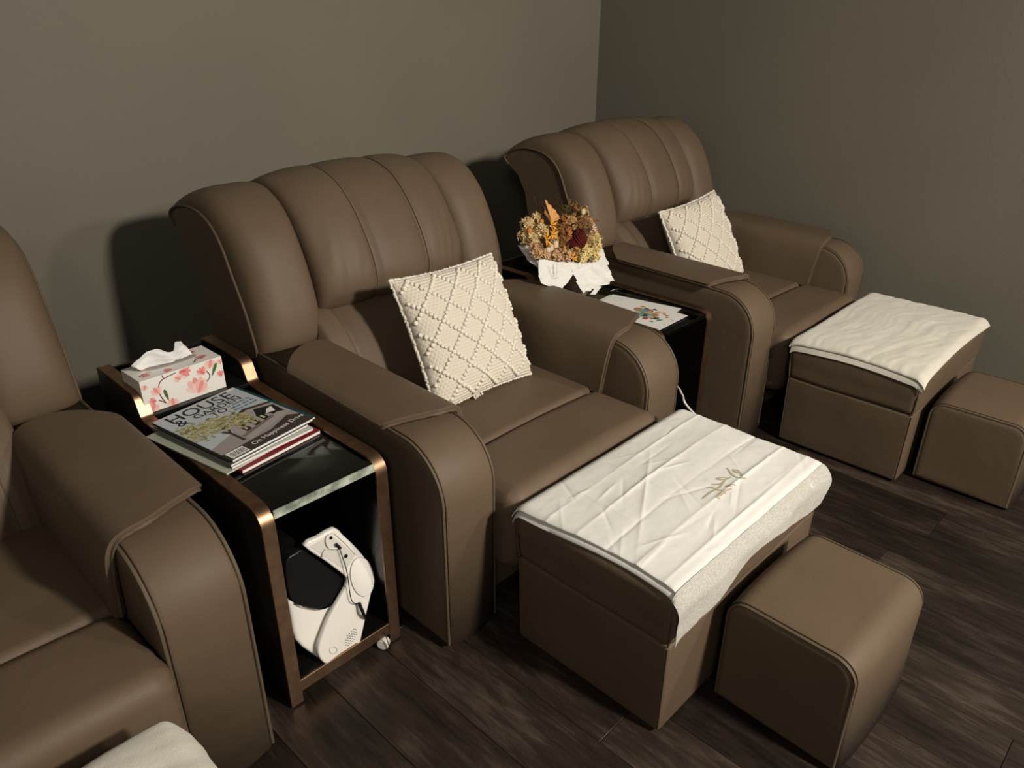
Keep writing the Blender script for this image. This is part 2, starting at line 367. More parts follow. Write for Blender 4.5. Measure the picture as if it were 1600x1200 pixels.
def build_chair():
    c = empty('recliner_chair', (0, 0, 0))
    # arms: profile (y,z); band of leather over front and top, side panels
    loop = round_poly([(0.0, 0.014), (0.905, 0.014), (0.905, 0.640), (0.0, 0.622)], [0, 0, 0, 0.155], 12)
    for sg in (-1, 1):
        a, b = (-0.531, -0.344) if sg < 0 else (0.344, 0.531)
        arm = prism('armrest', loop, a, b, 0.020, LEATHER, c, arc=4, puff=0.006, mid=8)
        path = [(0.0045, 0.02), (0.0045, 0.20), (0.0045, 0.36)]
        cy, cz, rr = 0.155, 0.4705, 0.1505
        path += [(cy - rr * math.cos(t), cz + rr * math.sin(t)) for t in np.radians(np.linspace(0, 88, 14))]
        path += [(0.30, 0.6240), (0.60, 0.6300), (0.88, 0.6355)]
        for xx in (a + 0.0050, b - 0.0050):
            tube('seam', [(xx, p[0], p[1]) for p in path], 0.0042, PIPING, arm, n=6)
            xi = xx + (0.006 if xx == a + 0.0050 else -0.006)
            tube('stitching', [(xi, p[0] - (0.003 if p[1] < 0.5 else 0.0), p[1] + (0.0035 if p[1] >= 0.5 else 0)) for p in path], 0.0013, THREAD, arm, n=5)
        # saddle pad draped over the arm and down its inner side
        prof = [(0.556, 0.640), (0.543, 0.648), (0.50, 0.653), (0.44, 0.656), (0.38, 0.654), (0.345, 0.640), (0.328, 0.608), (0.322, 0.56), (0.320, 0.50), (0.320, 0.43)]
        ns, nt = 40, 40; pr = resample(prof, ns)
        tg = np.gradient(pr, axis=0); nr = np.stack([tg[:, 1], -tg[:, 0]], 1); nr /= np.linalg.norm(nr, axis=1)[:, None]
        top = np.zeros((ns, nt, 3)); bot = np.zeros_like(top)
        for i in range(ns):
            s = i / (ns - 1)
            y0 = 0.200 - 0.060 * min(1, s / 0.35) + 0.035 * max(0, (s - 0.45) / 0.55)
            y1 = 0.745 - 0.11 * (1 - min(1, s / 0.35)) ** 2
            for j in range(nt):
                t = 0.5 - 0.5 * math.cos(math.pi * j / (nt - 1)); t = 0.35 * t + 0.65 * j / (nt - 1)
                y = y0 + (y1 - y0) * t
                ed = min(s, 1.0) / 0.16; et = min(t, 1 - t) / 0.14
                f = math.sqrt(max(0, 1 - (1 - min(1, ed)) ** 2)) * math.sqrt(max(0, 1 - (1 - min(1, et)) ** 2))
                th = 0.014 + 0.016 * f
                rise = 0.012 * (y / 0.7)
                P = pr[i] - nr[i] * th if False else pr[i] + nr[i] * (-th)
                top[i, j] = (sg * P[0], y, P[1] + rise); bot[i, j] = (sg * (pr[i][0] + nr[i][0] * 0.004), y, pr[i][1] + nr[i][1] * 0.004 + rise)
        V, F = sheet_solid(top, bot); pad = mk('armrest_pad', V, F, LEATHER, c, sharp=70)
        mid = (top * 0.75 + bot * 0.25)
        rim = [mid[i, -1] for i in range(ns - 1, -1, -1)][int(ns * .4):] + [mid[0, j] for j in range(nt - 2, 0, -1)] + [mid[i, 0] for i in range(ns)]
        tube('piping', rim, 0.0045, PIPING, pad, n=6)
    # back shell
    shell = [tuple(p + np.array([0.006, -0.004])) for p in HE[::3]] + [(0.86, 0.56), (0.86, 0.06), (1.12, 0.06), (1.13, 0.45), (1.16, 0.66), (1.20, 0.84), (1.245, 0.915)]
    prism('back_shell', shell, -0.5275, 0.5275, 0.003, LEATHER, c, mid=2, support=0.002)
    # headrest: centre cushion with two stitched seams, two side lobes
    xs = np.linspace(-0.305, 0.305, 61); fr = []; bk = []
    for x in xs:
        s = abs(x) / 0.305; w = (1 - s ** 3.2) ** 0.6
        f = HG + (HC - HG) * w
        for xm in (-0.107, 0.107):
            f = f + (HG - HC) * 0.16 * math.exp(-((x - xm) / 0.009) ** 2) + (HG - HC) * 0.13 * math.exp(-((x - xm) / 0.035) ** 2)
        tt = np.linspace(0, 1, NT)[:, None]
        f = f + (HG - HC) * (0.06 * np.exp(-((tt - 0.80) / 0.16) ** 2) * (s ** 2) * np.sin(x * 95 + 26 * tt + 3 * np.sin(x * 31)))
        f = f + (HG - HC) * (0.05 * np.exp(-((tt - 0.30) / 0.12) ** 2) * (s ** 3) * np.sin(x * 60 - 30 * tt))
        fr.append(f); bk.append(HG + np.array([0.03, -0.03]))
    cc = cushion_from('headrest_cushion', xs, fr, bk, LEATHER, c)
    for xm in (-0.107, 0.107):
        k = int(round((xm + 0.305) / 0.61 * 60))
        tube('seam', [(xs[k], p[0] - 0.0005, p[1] + 0.0005) for p in fr[k][6:-7]], 0.0016, THREAD, cc, n=5)
    for sg in (-1, 1):
        xs2 = np.linspace(0.307, 0.530, 31); fr = []; bk = []
        for x in xs2:
            s = (x - 0.307) / 0.223
            base = HG * (1 - s) + HE * s
            base[-14:] = base[-14:] * 1.0
            g = np.array(HG); w = np.linspace(0, 1, NT) ** 2
            low = HL * 1.0
            b = base * (1 - 0) ; b = b * (1 - w[:, None] * (1 - s)) + (HE * (w[:, None] * (1 - s)))
            bul = (1 - abs(2 * s - 0.85) ** 3.0 / (1.15 ** 3.0 if s > 0.425 else 0.85 ** 3.0)); bul = max(0, bul) ** 0.55
            fr.append(b + (HL - b) * bul); bk.append(HE + np.array([0.004, -0.003]))
        lobe = cushion_from('headrest_lobe', sg * xs2, fr, bk, LEATHER, c)
        tube('piping', [(sg * 0.530, p[0], p[1]) for p in fr[-1]], 0.0048, PIPING, lobe, n=6)
    # lower back cushion
    LB = resample([(0.93, 0.735), (0.84, 0.715), (0.765, 0.66), (0.705, 0.585), (0.665, 0.50), (0.65, 0.40)], 26)
    xs = np.linspace(-0.342, 0.342, 49); top = np.zeros((49, 26, 3)); bot = np.zeros_like(top)
    for i, x in enumerate(xs):
        s = abs(x) / 0.342; w = 0.030 * (1 - s ** 4) - 0.012 * math.exp(-((abs(x) - 0.265) / 0.010) ** 2)
        top[i, :, 0] = bot[i, :, 0] = x
        top[i, :, 1:] = LB + np.array([-0.8, 0.5]) * w; bot[i, :, 1:] = LB + np.array([0.10, -0.05])
    V, F = sheet_solid(top, bot); lb = mk('lower_back_cushion', V, F, LEATHER, c, sharp=75)
    for xm in (-0.265, 0.265):
        k = int(round((xm + 0.342) / 0.684 * 48)); tube('piping', [tuple(p) for p in top[k]], 0.003, PIPING, lb, n=6)
    # seat cushion and the front bolster with its gathered sides
    def crown(p):
        q = np.array(p)
        if q[2] > 0: q[2] += 0.014 * (1 - (q[0] / 0.345) ** 2) * max(0, 1 - (q[1] / 0.30) ** 2)
        return q
    rbox('seat_cushion', (0, 0.455, 0.355), (0.343, 0.245, 0.085), 0.022, LEATHER, c, (12, 10, 3), 4, crown)
    def bol(p):
        q = np.array(p); t = (q[2] + 0.13) / 0.26
        q[2] += 0.012 * (1 - (q[0] / 0.345) ** 2) * max(0, t) if q[2] > 0 else 0
        if abs(q[0]) > 0.32 and q[1] < 0.0: q[0] += math.copysign(0.005 * math.sin(q[2] * 75 + q[1] * 40), q[0])
        if q[1] < -0.08: q[1] += 0.006 * math.sin(q[0] * 9) * (1 - t) + 0.02 * max(0, 0.6 - t)
        return q
    rbox('seat_front_bolster', (0, 0.072, 0.310), (0.341, 0.140, 0.134), 0.050, LEATHER, c, (16, 8, 8), 6, bol)
    rbox('base_panel', (0, 0.49, 0.155), (0.3435, 0.42, 0.125), 0.012, LEATHER, c)
    for sx in (-0.48, 0.48):
        for sy in (0.06, 0.84):
            prism('leg', [(0.024 * math.cos(k * math.pi / 5), 0.024 * math.sin(k * math.pi / 5)) for k in range(10)], 0.0, 0.035, 0.003, BLACKPLASTIC, c, arc=2, mid=1, support=0.002, axis='z').location = (sx, sy, 0)
    return c
CH = build_chair()
CX = [1.55, 3.115, -0.005]; CY = [1.22, 1.22, 1.288]
CH.location = (CX[0], CY[0], 0)
tag(CH, 'taupe leather recliner chair in the middle, beside the stacked magazines', 'chair', 'leather recliner chairs along the wall')
c2 = copy_tree(CH); c2.location = (CX[1], CY[1], 0); c2['label'] = 'taupe leather recliner chair in the room corner, farthest from the viewer'
c3 = copy_tree(CH); c3.location = (CX[2], CY[2], 0); c3['label'] = 'taupe leather recliner chair cut off at the left edge, beside the tissue box'

# ------------------------------------------------------------------ ottomans and stools
def build_ottoman():
    o = empty('ottoman', (0, 0, 0))
    def taper(p):
        q = np.array(p); t = (q[2] + 0.14) / 0.28; q[0] *= 0.985 + 0.015 * t; q[1] *= 0.985 + 0.015 * t; return q
    body = rbox('body', (0, 0, 0.150), (0.378, 0.236, 0.140), 0.010, LEATHER, o, (4, 4, 4), 3, taper)
    def lid(p):
        q = np.array(p)
        if q[2] > 0: q[2] += 0.012 * (1 - (q[0] / 0.39) ** 2) * (1 - (q[1] / 0.25) ** 2)
        else: q[:2] *= 0.990
        s = 1 + 0.010 * (1 - (q[2] / 0.08) ** 2); q[0] *= 1 + 0.006 * (1 - (q[2] / 0.08) ** 2); q[1] *= s
        q[2] += 0.0022 * math.sin(q[0] * 23 + q[1] * 15) * (1 if q[2] < 0 else 0)
        return q
    l = rbox('lid', (0, 0, 0.362), (0.384, 0.243, 0.078), 0.026, LEATHER, o, (14, 10, 5), 5, lid)
    for sx in (-1, 1):
        for sy in (-1, 1):
            x, y = sx * 0.3765, sy * 0.2345
            tube('seam', [(sx * 0.3755, sy * 0.2330, 0.292), (sx * 0.3775, sy * 0.2370, 0.32), (sx * 0.3790, sy * 0.2390, 0.36), (sx * 0.3785, sy * 0.2380, 0.40), (sx * 0.373, sy * 0.232, 0.428)], 0.0035, PIPING, l, n=6)
            tube('seam', [(sx * 0.3695, sy * 0.2295, 0.018), (sx * 0.3755, sy * 0.2330, 0.285)], 0.0028, PIPING, body, n=6)
    for sx in (-1, 1):
        for sy in (-1, 1):
            prism('foot', [(0.02 * math.cos(k * math.pi / 5), 0.02 * math.sin(k * math.pi / 5)) for k in range(10)], 0.0, 0.014, 0.002, BLACKPLASTIC, o, arc=2, mid=1, support=0.002, axis='z').location = (sx * 0.31, sy * 0.17, 0)
    return o
OT = build_ottoman()
OX = [1.566, 3.115, -0.105]; OY = [0.884, 0.884, 0.884]
OT.location = (OX[0], OY[0], 0)
tag(OT, 'taupe leather ottoman under the creased white cloth', 'ottoman', 'leather ottomans in front of the recliners')
o2 = copy_tree(OT); o2.location = (OX[1], OY[1], 0); o2['label'] = 'taupe leather ottoman under the cream towel, near the right wall'
o3 = copy_tree(OT); o3.location = (OX[2], OY[2], 0); o3['label'] = 'taupe leather ottoman under the towel at the lower left corner'
def build_stool():
    s = empty('foot_stool', (0, 0, 0))
    loop = round_poly([(-0.165, 0.008), (0.165, 0.008), (0.162, 0.334), (-0.160, 0.334)], [0, 0, 0.055, 0.060], 8)
    b = prism('body', loop, -0.198, 0.198, 0.022, LEATHER, s, arc=5, puff=0.007, mid=12)
    ins = offset_loop(np.array(loop), 0.0055)
    path = [p for p in ins if p[1] > 0.05]
    path = sorted(path, key=lambda p: math.atan2(p[1] - 0.1, -p[0]))
    path = [(path[0][0], 0.02)] + [tuple(p) for p in path] + [(path[-1][0], 0.02)]
    for xx in (-0.1925, 0.1925):
        tube('seam', [(xx, p[0], p[1]) for p in path], 0.0038, PIPING, b, n=6)
        xi = xx * 0.965
        cen = np.array([0, 0.1])
        tube('stitching', [(xi, *(np.array(p) + (np.array(p) - cen) / np.linalg.norm(np.array(p) - cen) * 0.0042)) for p in path], 0.0013, THREAD, b, n=5)
    return s
ST = build_stool(); ST.location = (1.585, 0.452, 0); ST.rotation_euler.z = math.radians(-1.5)
tag(ST, 'low taupe leather foot stool in the foreground, before the white cloth ottoman', 'stool', 'low leather foot stools')
s2 = copy_tree(ST); s2.location = (3.025, 0.462, 0); s2.rotation_euler.z = math.radians(0.8)
s2['label'] = 'low taupe leather foot stool by the right wall, before the cream towel ottoman'

# ------------------------------------------------------------------ cloths on the ottomans
LZ, LR, LHX, LHY = 0.440, 0.028, 0.384, 0.243
def lid_top(dx, dy): return LZ + 0.012 * max(0, 1 - (dx / 0.39) ** 2) * max(0, 1 - (dy / 0.25) ** 2)
def wrap1(s, h, gap):
    """arc length from the middle -> (offset, drop) over a rounded edge"""
    sg = 1 if s >= 0 else -1; s = abs(s); r = LR + gap; flat_ = h - LR
    if s <= flat_: return sg * s, 0.0
    q = (s - flat_) / r
    if q < math.pi / 2: return sg * (flat_ + r * math.sin(q)), r * (1 - math.cos(q))
    return sg * (flat_ + r), r + (s - flat_ - r * math.pi / 2)
def fbm(x, y, z=0.0, o=4): return noise.fractal(Vector((x, y, z)), 1.0, 2.0, o)
def drape(name, origin, A, B, bump, gap, thick, mat, parent, shape=None, na=90, nb=70):
    a0, a1 = A; b0, b1 = B; top = np.zeros((na, nb, 3)); bot = np.zeros_like(top)
    for i in range(na):
        for j in range(nb):
            u, v = i / (na - 1), j / (nb - 1)
            a = a0 + (a1 - a0) * u; b = b0 + (b1 - b0) * v
            if shape: a, b = shape(a, b, u, v)
            x, dz1 = wrap1(a, LHX, gap); y, dz2 = wrap1(b, LHY, gap)
            base = lid_top(x, y) - dz1 - dz2
            h = bump(a, b)
            # bumps push up on the top, outwards where the cloth hangs
            nx = min(1, dz1 / (LR + gap)); ny = min(1, dz2 / (LR + gap))
            up = 1 - max(nx, ny)
            p = np.array([x + math.copysign(nx, x) * h, y + math.copysign(ny, y) * h, base + gap + up * h])
            top[i, j] = p
            q = np.array([-math.copysign(nx, x), -math.copysign(ny, y), -up]); q /= np.linalg.norm(q) + 1e-9
            bot[i, j] = p + q * thick
    V, F = sheet_solid(top, bot)
    o = mk(name, [v + np.array(origin) for v in V], F, mat, parent, sharp=80)
    return o
def ridge(d, w): return math.exp(-abs(d) / w)
rc = random.Random(9)
SHORT = [(rc.uniform(-.36, .36), rc.uniform(-.22, .22), rc.uniform(-0.6, 1.1), rc.uniform(.04, .12), rc.uniform(-.0022, .0030)) for _ in range(34)]
def cloth_bump(a, b):
    h = 0.0
    for k, (b0, amp) in enumerate([(0.155, 0.0030), (0.062, 0.0042), (-0.030, -0.0025), (-0.118, 0.0045), (-0.195, 0.0040)]):
        wob = 0.004 * math.sin(a * 5 + k); h += amp * ridge(b - b0 - wob - 0.02 * a, 0.0045) * (0.6 + 0.4 * math.sin(a * 9 + k * 2.1))
        h += 0.5 * amp * ridge(b - b0 - wob - 0.02 * a, 0.03)
    for k, (a0, amp) in enumerate([(-0.235, 0.0028), (-0.07, 0.0034), (0.12, -0.0025), (0.275, 0.0036)]):
        h += amp * ridge(a - a0 - 0.03 * b, 0.0045) * (0.5 + 0.5 * math.sin(b * 14 + k))
    for (ca, cb, an, L_, amp) in SHORT:
        da, db = a - ca, b - cb; t = da * math.cos(an) + db * math.sin(an); d = -da * math.sin(an) + db * math.cos(an)
        if abs(t) < L_: h += amp * ridge(d, 0.004) * (1 - (t / L_) ** 2)
    h += 0.0026 * fbm(a * 4, b * 5, 1.3, 2) + 0.0008 * fbm(a * 18, b * 24, 4.0, 2)
    h += 0.0035 * ridge((a + 0.2) * 0.6 - (b + 0.02), 0.006) * max(0, 1 - abs(a + 0.12) / 0.25)
    return h + 0.003
cl = empty('disposable_cloth', (OX[0], OY[0], 0.4))
tag(cl, 'creased white disposable cloth with faint gold script on the middle ottoman', 'cloth')
ORG = (0, 0, -0.4)
def sh1(a, b, u, v):
    a += 0.010 * math.sin(v * 5) * (1 - u) ; b += 0.012 * math.sin(u * 7 + 1) * v
    return a, b
drape('top_layer', ORG, (-0.374, 0.390), (-0.262, 0.262), cloth_bump, 0.012, 0.0016, CLOTH, cl, sh1, 230, 170)
drape('under_fold', ORG, (-0.386, 0.383), (-0.252, 0.255), lambda a, b: 0.0010 * fbm(a * 6, b * 8, 9), 0.008, 0.003, CLOTH, cl, sh1, 60, 40)
THIN = new_mat('thin_nonwoven', (0.56, 0.54, 0.49), 0.85, spec=0.1, **{'Alpha': 0.80, 'Transmission Weight': 0.0})
add_noise_color(THIN, (0.46, 0.445, 0.40), (0.62, 0.60, 0.55), 220)
def sh2(a, b, u, v):
    L = 0.085 + 0.022 * math.sin(u * 8.5 + 0.4) + 0.03 * max(0, 1 - u / 0.12) - 0.05 * max(0, (u - 0.93) / 0.07)
    return a, -0.235 - (0.004 + L) * v
drape('hem_flap', ORG, (-0.392, 0.386), (0, 1), lambda a, b: 0.006 + 0.004 * math.sin(a * 21) * min(1, max(0, (-b - 0.25) / 0.06)) + 0.002 * fbm(a * 14, b * 14, 2), 0.0125, 0.0008, THIN, cl, sh2, 110, 24)
# faint gold script: strokes read off the photograph, laid on the cloth
SCR = [[(735, 150), (800, 240), (860, 320), (960, 390), (1060, 425), (1220, 430)], [(880, 190), (1010, 230), (1080, 310), (1100, 385)], [(880, 190), (940, 260), (1040, 300)],
       [(740, 410), (620, 405), (490, 435), (560, 460), (720, 450), (840, 390)], [(700, 470), (620, 540), (560, 570), (340, 575)], [(660, 520), (560, 640), (460, 690), (330, 655), (230, 660)],
       [(480, 700), (340, 770), (220, 860), (120, 940)], [(420, 720), (610, 735)], [(960, 600), (830, 610), (720, 640), (860, 650)], [(860, 690), (740, 740), (640, 800), (560, 870), (480, 910), (560, 945)], [(720, 800), (600, 830), (520, 850)]]
SV, SF = [], []
for st in SCR:
    P2 = []
    for q in smooth_path(st, 6):
        p = px(1090 + q[0] / 16, 720 + q[1] / 16, z=0.468); P2.append((p.x - OX[0], p.y - OY[0]))
    P2 = np.array(P2); tg = np.gradient(P2, axis=0); nn = np.stack([-tg[:, 1], tg[:, 0]], 1); nn /= np.linalg.norm(nn, axis=1)[:, None] + 1e-9
    off = len(SV); m_ = len(P2)
    for i in range(m_):
        w_ = 0.0036 * (0.55 + 0.45 * math.sin(math.pi * (i + 0.5) / m_))
        for sg in (-1, 0, 1):
            a, b = P2[i] + nn[i] * w_ * sg; SV.append((a, b, lid_top(a, b) + 0.012 + cloth_bump(a, b) + 0.0007 - 0.4))
    for i in range(m_ - 1):
        for k in range(2): SF.append((off + 3 * i + k, off + 3 * i + k + 1, off + 3 * i + k + 4, off + 3 * i + k + 3))
mk('script_print', SV, SF, GOLDINK, cl)

def towel_bump(seed):
    def f(a, b):
        h = 0.0035 * fbm(a * 3 + seed, b * 3, seed, 3)
        wv = fbm(a * 3, b * 3, seed + 5, 2)
        h += 0.0032 * fbm(a * 5 + seed + wv, (b + a * 0.25) * 24 + 2 * wv, seed + 3, 3)
        h += 0.0016 * fbm(a * 17, b * 17, seed + 7, 3)
        return h + 0.006
    return f
tw = empty('folded_towel', (OX[1], OY[1], 0.4)); tag(tw, 'wrinkled cream cotton towel folded on the ottoman near the right wall', 'towel', 'cream towels on ottomans')
def sh3(a, b, u, v):
    a += 0.018 * math.sin(v * 3.0) * (1 - u) - 0.012 * u * (1 - v); b += -0.012 * math.sin(u * 4) * v + 0.012 * (1 - v) * math.sin(u * 3.1)
    return a, b
drape('upper_fold', ORG, (-0.402, 0.378), (-0.262, 0.248), towel_bump(2.0), 0.014, 0.006, TERRY, tw, sh3, 120, 90)
drape('lower_fold', ORG, (-0.420, 0.372), (-0.256, 0.244), lambda a, b: 0.001 * fbm(a * 8, b * 8, 5), 0.009, 0.006, TERRY, tw, sh3, 60, 40)
tw3 = empty('folded_towel', (OX[2], OY[2], 0.4)); tag(tw3, 'cream cotton towel in the lower left corner of the picture', 'towel', 'cream towels on ottomans')
def sh4(a, b, u, v):
    a += 0.03 * math.sin(v * 9) * u - 0.05 * max(0, v - 0.75) / 0.25 * u * u; b += 0.012 * math.sin(u * 11); return a, b
drape('upper_fold', ORG, (-0.36, 0.400), (-0.27, 0.255), towel_bump(11.0), 0.014, 0.006, TERRY, tw3, sh4, 90, 70)
drape('lower_fold', ORG, (-0.35, 0.390), (-0.26, 0.250), lambda a, b: 0.0015 * fbm(a * 8, b * 8, 8), 0.009, 0.006, TERRY, tw3, sh4, 50, 40)

# ------------------------------------------------------------------ pillows
def build_pillow():
    H, T = 0.217, 0.080
    root = empty('throw_pillow', (0, 0, 0))
    n = 200; st = 40
    def surf(s, t, side):
        e = (1 - abs(s) ** 5) * (1 - abs(t) ** 5)
        k = 1 - 0.055 * (1 - s * s) * abs(t) ** 3 ; m = 1 - 0.055 * (1 - t * t) * abs(s) ** 3
        x, z = s * H * m, t * H * k
        return x, side * T * max(0, (1 - s * s) * (1 - t * t)) ** 0.42, z
    P = np.zeros((2, n, n, 3))
    g = np.sin(np.linspace(-1, 1, n) * math.pi / 2 * 0.92) / math.sin(math.pi / 2 * 0.92)
    for i, s in enumerate(g):
        for j, t in enumerate(g):
            x, y, z = surf(s, t, 1)
            row = t * st / 2; colm = s * st / 2 * 0.8 + (0.5 if int(math.floor(row)) % 2 else 0)
            w = abs(math.sin(math.pi * row)) ** 0.7 * (0.45 + 0.55 * abs(math.sin(math.pi * colm)) ** 0.7)
            P[0, i, j] = (x, -y - 0.0050 * w, z); P[1, i, j] = (x, y * 0.85, z)
    V = P.reshape(-1, 3); N = n * n; F = grid_faces(n, n) + grid_faces(n, n, N, flip=True)
    mk('woven_cover', V, F, YARN, root, weld=1e-5)
    # rows of bobbles along the diagonals and round the edge
    BV, BF = [], []
    ico = bmesh.new(); bmesh.ops.create_icosphere(ico, subdivisions=1, radius=1); iv = [v.co.copy() for v in ico.verts]; ifc = [[v.index for v in f.verts] for f in ico.faces]; ico.free()
    rnd = random.Random(3)
    def bead(p, r):
        off = len(BV)
        for v in iv: BV.append(Vector(p) + Vector((v.x * r * rnd.uniform(.85, 1.2), v.y * r * 0.9, v.z * r * rnd.uniform(.85, 1.2))))
        BF.extend([[off + i for i in f] for f in ifc])
    d = 2 / 4.3; stp = 0.066
    for fam in (1, -1):
        for k in range(-5, 6):
            c = (k + 0.25) * d
            s = -1.0
            while s <= 1.0:
                t = fam * (s - c)
                if abs(t) <= 0.97 and abs(s) <= 0.97:
                    x, y, z = surf(s + rnd.uniform(-.008, .008), t + rnd.uniform(-.008, .008), 1); bead((x, -y - 0.0045, z), rnd.uniform(0.0066, 0.0088))
                s += stp * (0.707 if True else 1)
    for k in range(64):
        q = -1 + 2 * k / 63
        for (s, t) in ((q, -1), (q, 1), (-1, q), (1, q)):
            x, y, z = surf(s, t, 1); bead((x, -y + rnd.uniform(-.003, .003), z), rnd.uniform(0.0055, 0.0080))
    b = mk('bobble_trim', BV, BF, BOBBLE, root, recalc=False); b['kind'] = 'stuff'
    # small tassel at a lower corner
    TV, TF = [], []
    for k in range(9):
        a = rnd.uniform(-0.7, 0.7); x0, _, z0 = surf(-0.1 - 0.02 * k, -1, 1)
        L = rnd.uniform(0.012, 0.02)
        V, F = tube_data([(x0, -0.002, z0), (x0 + L * math.sin(a) * .5, -0.006, z0 - L * .5), (x0 + L * math.sin(a), -0.008, z0 - L)], 0.0022, 5, off=len(TV)); TV += V; TF += F
    mk('tassel', TV, TF, YARN, root)
    return root
PI = build_pillow()
def place_pillow(o, TL, TR, BR, roll=0.0):
    TL, TR, BR = Vector(TL), Vector(TR), Vector(BR)
    c = (TL + BR) / 2; xd = (TR - TL).normalized(); zd = (TR - BR); zd = (zd - xd * zd.dot(xd)).normalized(); yd = zd.cross(xd)
    m = Matrix(((xd.x, yd.x, zd.x, c.x), (xd.y, yd.y, zd.y, c.y), (xd.z, yd.z, zd.z, c.z), (0, 0, 0, 1)))
    o.matrix_world = m @ Matrix.Rotation(roll, 4, 'Y'); o.rotation_mode = 'XYZ'
place_pillow(PI, (1.364, 1.835, 0.846), (1.812, 1.835, 0.840), (1.784, 1.635, 0.455))
tag(PI, 'cream woven throw pillow with bobble diamonds on the middle recliner', 'pillow', 'cream bobble throw pillows')
p2 = copy_tree(PI); place_pillow(p2, (2.850, 1.850, 0.800), (3.290, 1.845, 0.830), (3.285, 1.655, 0.446))
p2['label'] = 'cream woven throw pillow with bobble diamonds on the corner recliner'

# ------------------------------------------------------------------ side tables
def build_table():
    t = empty('side_table', (0, 0, 0))
    # side panel profile (y, z): upright front, flat rail, step up to a raised back rail
    prof = [(0.0, 0.006), (0.0, 0.596), (0.615, 0.596), (0.645, 0.664), (0.90, 0.664), (0.90, 0.006)]
    loop = round_poly(prof, [0.002, 0.045, 0.02, 0.030, 0.02, 0.002], 6)
    for sg in (-1, 1):
        a, b = (-0.173, -0.140) if sg < 0 else (0.140, 0.173)
        pn = prism('side_panel', offset_loop(np.array(loop[::-1]), 0.0) if False else loop, a, b, 0.0015, BLACK, t, arc=2, mid=1, support=0.001)
        edge = [p for p in loop if p[0] < 0.88]; edge = sorted(range(len(loop)), key=lambda i: i)
        run = [loop[i] for i in edge if loop[i][0] < 0.899 and not (loop[i][1] < 0.01 and loop[i][0] > 0.003)]
        run = [(0.0, 0.006)] + [tuple(p) for p in run if p[1] > 0.02]
        run = np.array(run); tg = np.gradient(run, axis=0); nr = np.stack([-tg[:, 1], tg[:, 0]], 1); nr /= np.linalg.norm(nr, axis=1)[:, None] + 1e-9
        outp = run + nr * 0.0035
        inn = run - nr * 0.0005
        x0, x1 = a - 0.0012, b + 0.0012
        V, F = [], []
        for (ix, ox) in zip(inn, outp):
            V += [(x0, *ix), (x0 + 0.001, *ox), (x1 - 0.001, *ox), (x1, *ix)]
        for i in range(len(run) - 1):
            for k in range(3): F.append((4 * i + k, 4 * i + k + 1, 4 * i + k + 5, 4 * i + k + 4))
        mk('bronze_edge', V, F, BRONZE, pn, sharp=40)
    box('bottom_shelf', (-0.140, 0.006, 0.058), (0.140, 0.89, 0.072), BLACK, t, 0.002)
    box('shelf_edge', (-0.140, -0.001, 0.036), (0.140, 0.006, 0.073), BRONZE, t, 0.0015)
    box('back_panel', (-0.140, 0.878, 0.04), (0.140, 0.892, 0.655), BLACK, t, 0.002)
    box('under_board', (-0.1395, 0.10, 0.545), (0.1395, 0.878, 0.562), BLACK, t, 0.002)
    box('raised_step', (-0.1395, 0.610, 0.5905), (0.1395, 0.878, 0.603), BLACK, t, 0.002)
    g = rbox('glass_top', (0, 0.306, 0.5815), (0.1390, 0.302, 0.0085), 0.003, GLASS, t, arc=2)
    box('glass_bevel_glint', (-0.1385, 0.0002, 0.5680), (0.1385, 0.0038, 0.5895), EDGEGLINT, g)  # front strip carrying the painted edge reflection
    for sx in (-0.118, 0.118):
        for sy in (0.001 if sx > 0 else 0.07, 0.84):
            cs = prism('castor_wheel', [(0.017 * math.cos(k * math.pi / 9), 0.017 * math.sin(k * math.pi / 9)) for k in range(18)], -0.011, 0.011, 0.003, WHITEPLASTIC, t, arc=3, mid=1, support=0.002)
            cs.location = (sx, sy, 0.0175); cs.rotation_euler.z = 0.6 if sx > 0 else -0.3
            fk = prism('castor_fork', round_poly([(-0.008, 0.0), (0.008, 0.0), (0.010, 0.045), (-0.010, 0.045)], 0.002, 2), -0.004, 0.004, 0.001, BLACKPLASTIC, cs, arc=1, mid=1, support=0.0005)
            fk.location = (0, 0.012, 0.0)
    return t
TB = build_table(); T1X, TY = 0.786, 1.362; T2X = 2.338
TB.location = (T1X, TY, 0); tag(TB, 'black side table with bronze edges and glass top holding the magazines', 'side table', 'black and bronze side tables')
t2 = copy_tree(TB); t2.location = (T2X, TY, 0); t2.scale = (1, 1, 0.952); t2['label'] = 'black side table with bronze edges under the dried bouquet, mostly hidden'
for o in list(t2.children):
    for q in list(o.children):
        if q.name.startswith('glass_bevel_glint'): bpy.data.objects.remove(q)
GZ = 0.5902; GZ2 = 0.5902 * 0.952

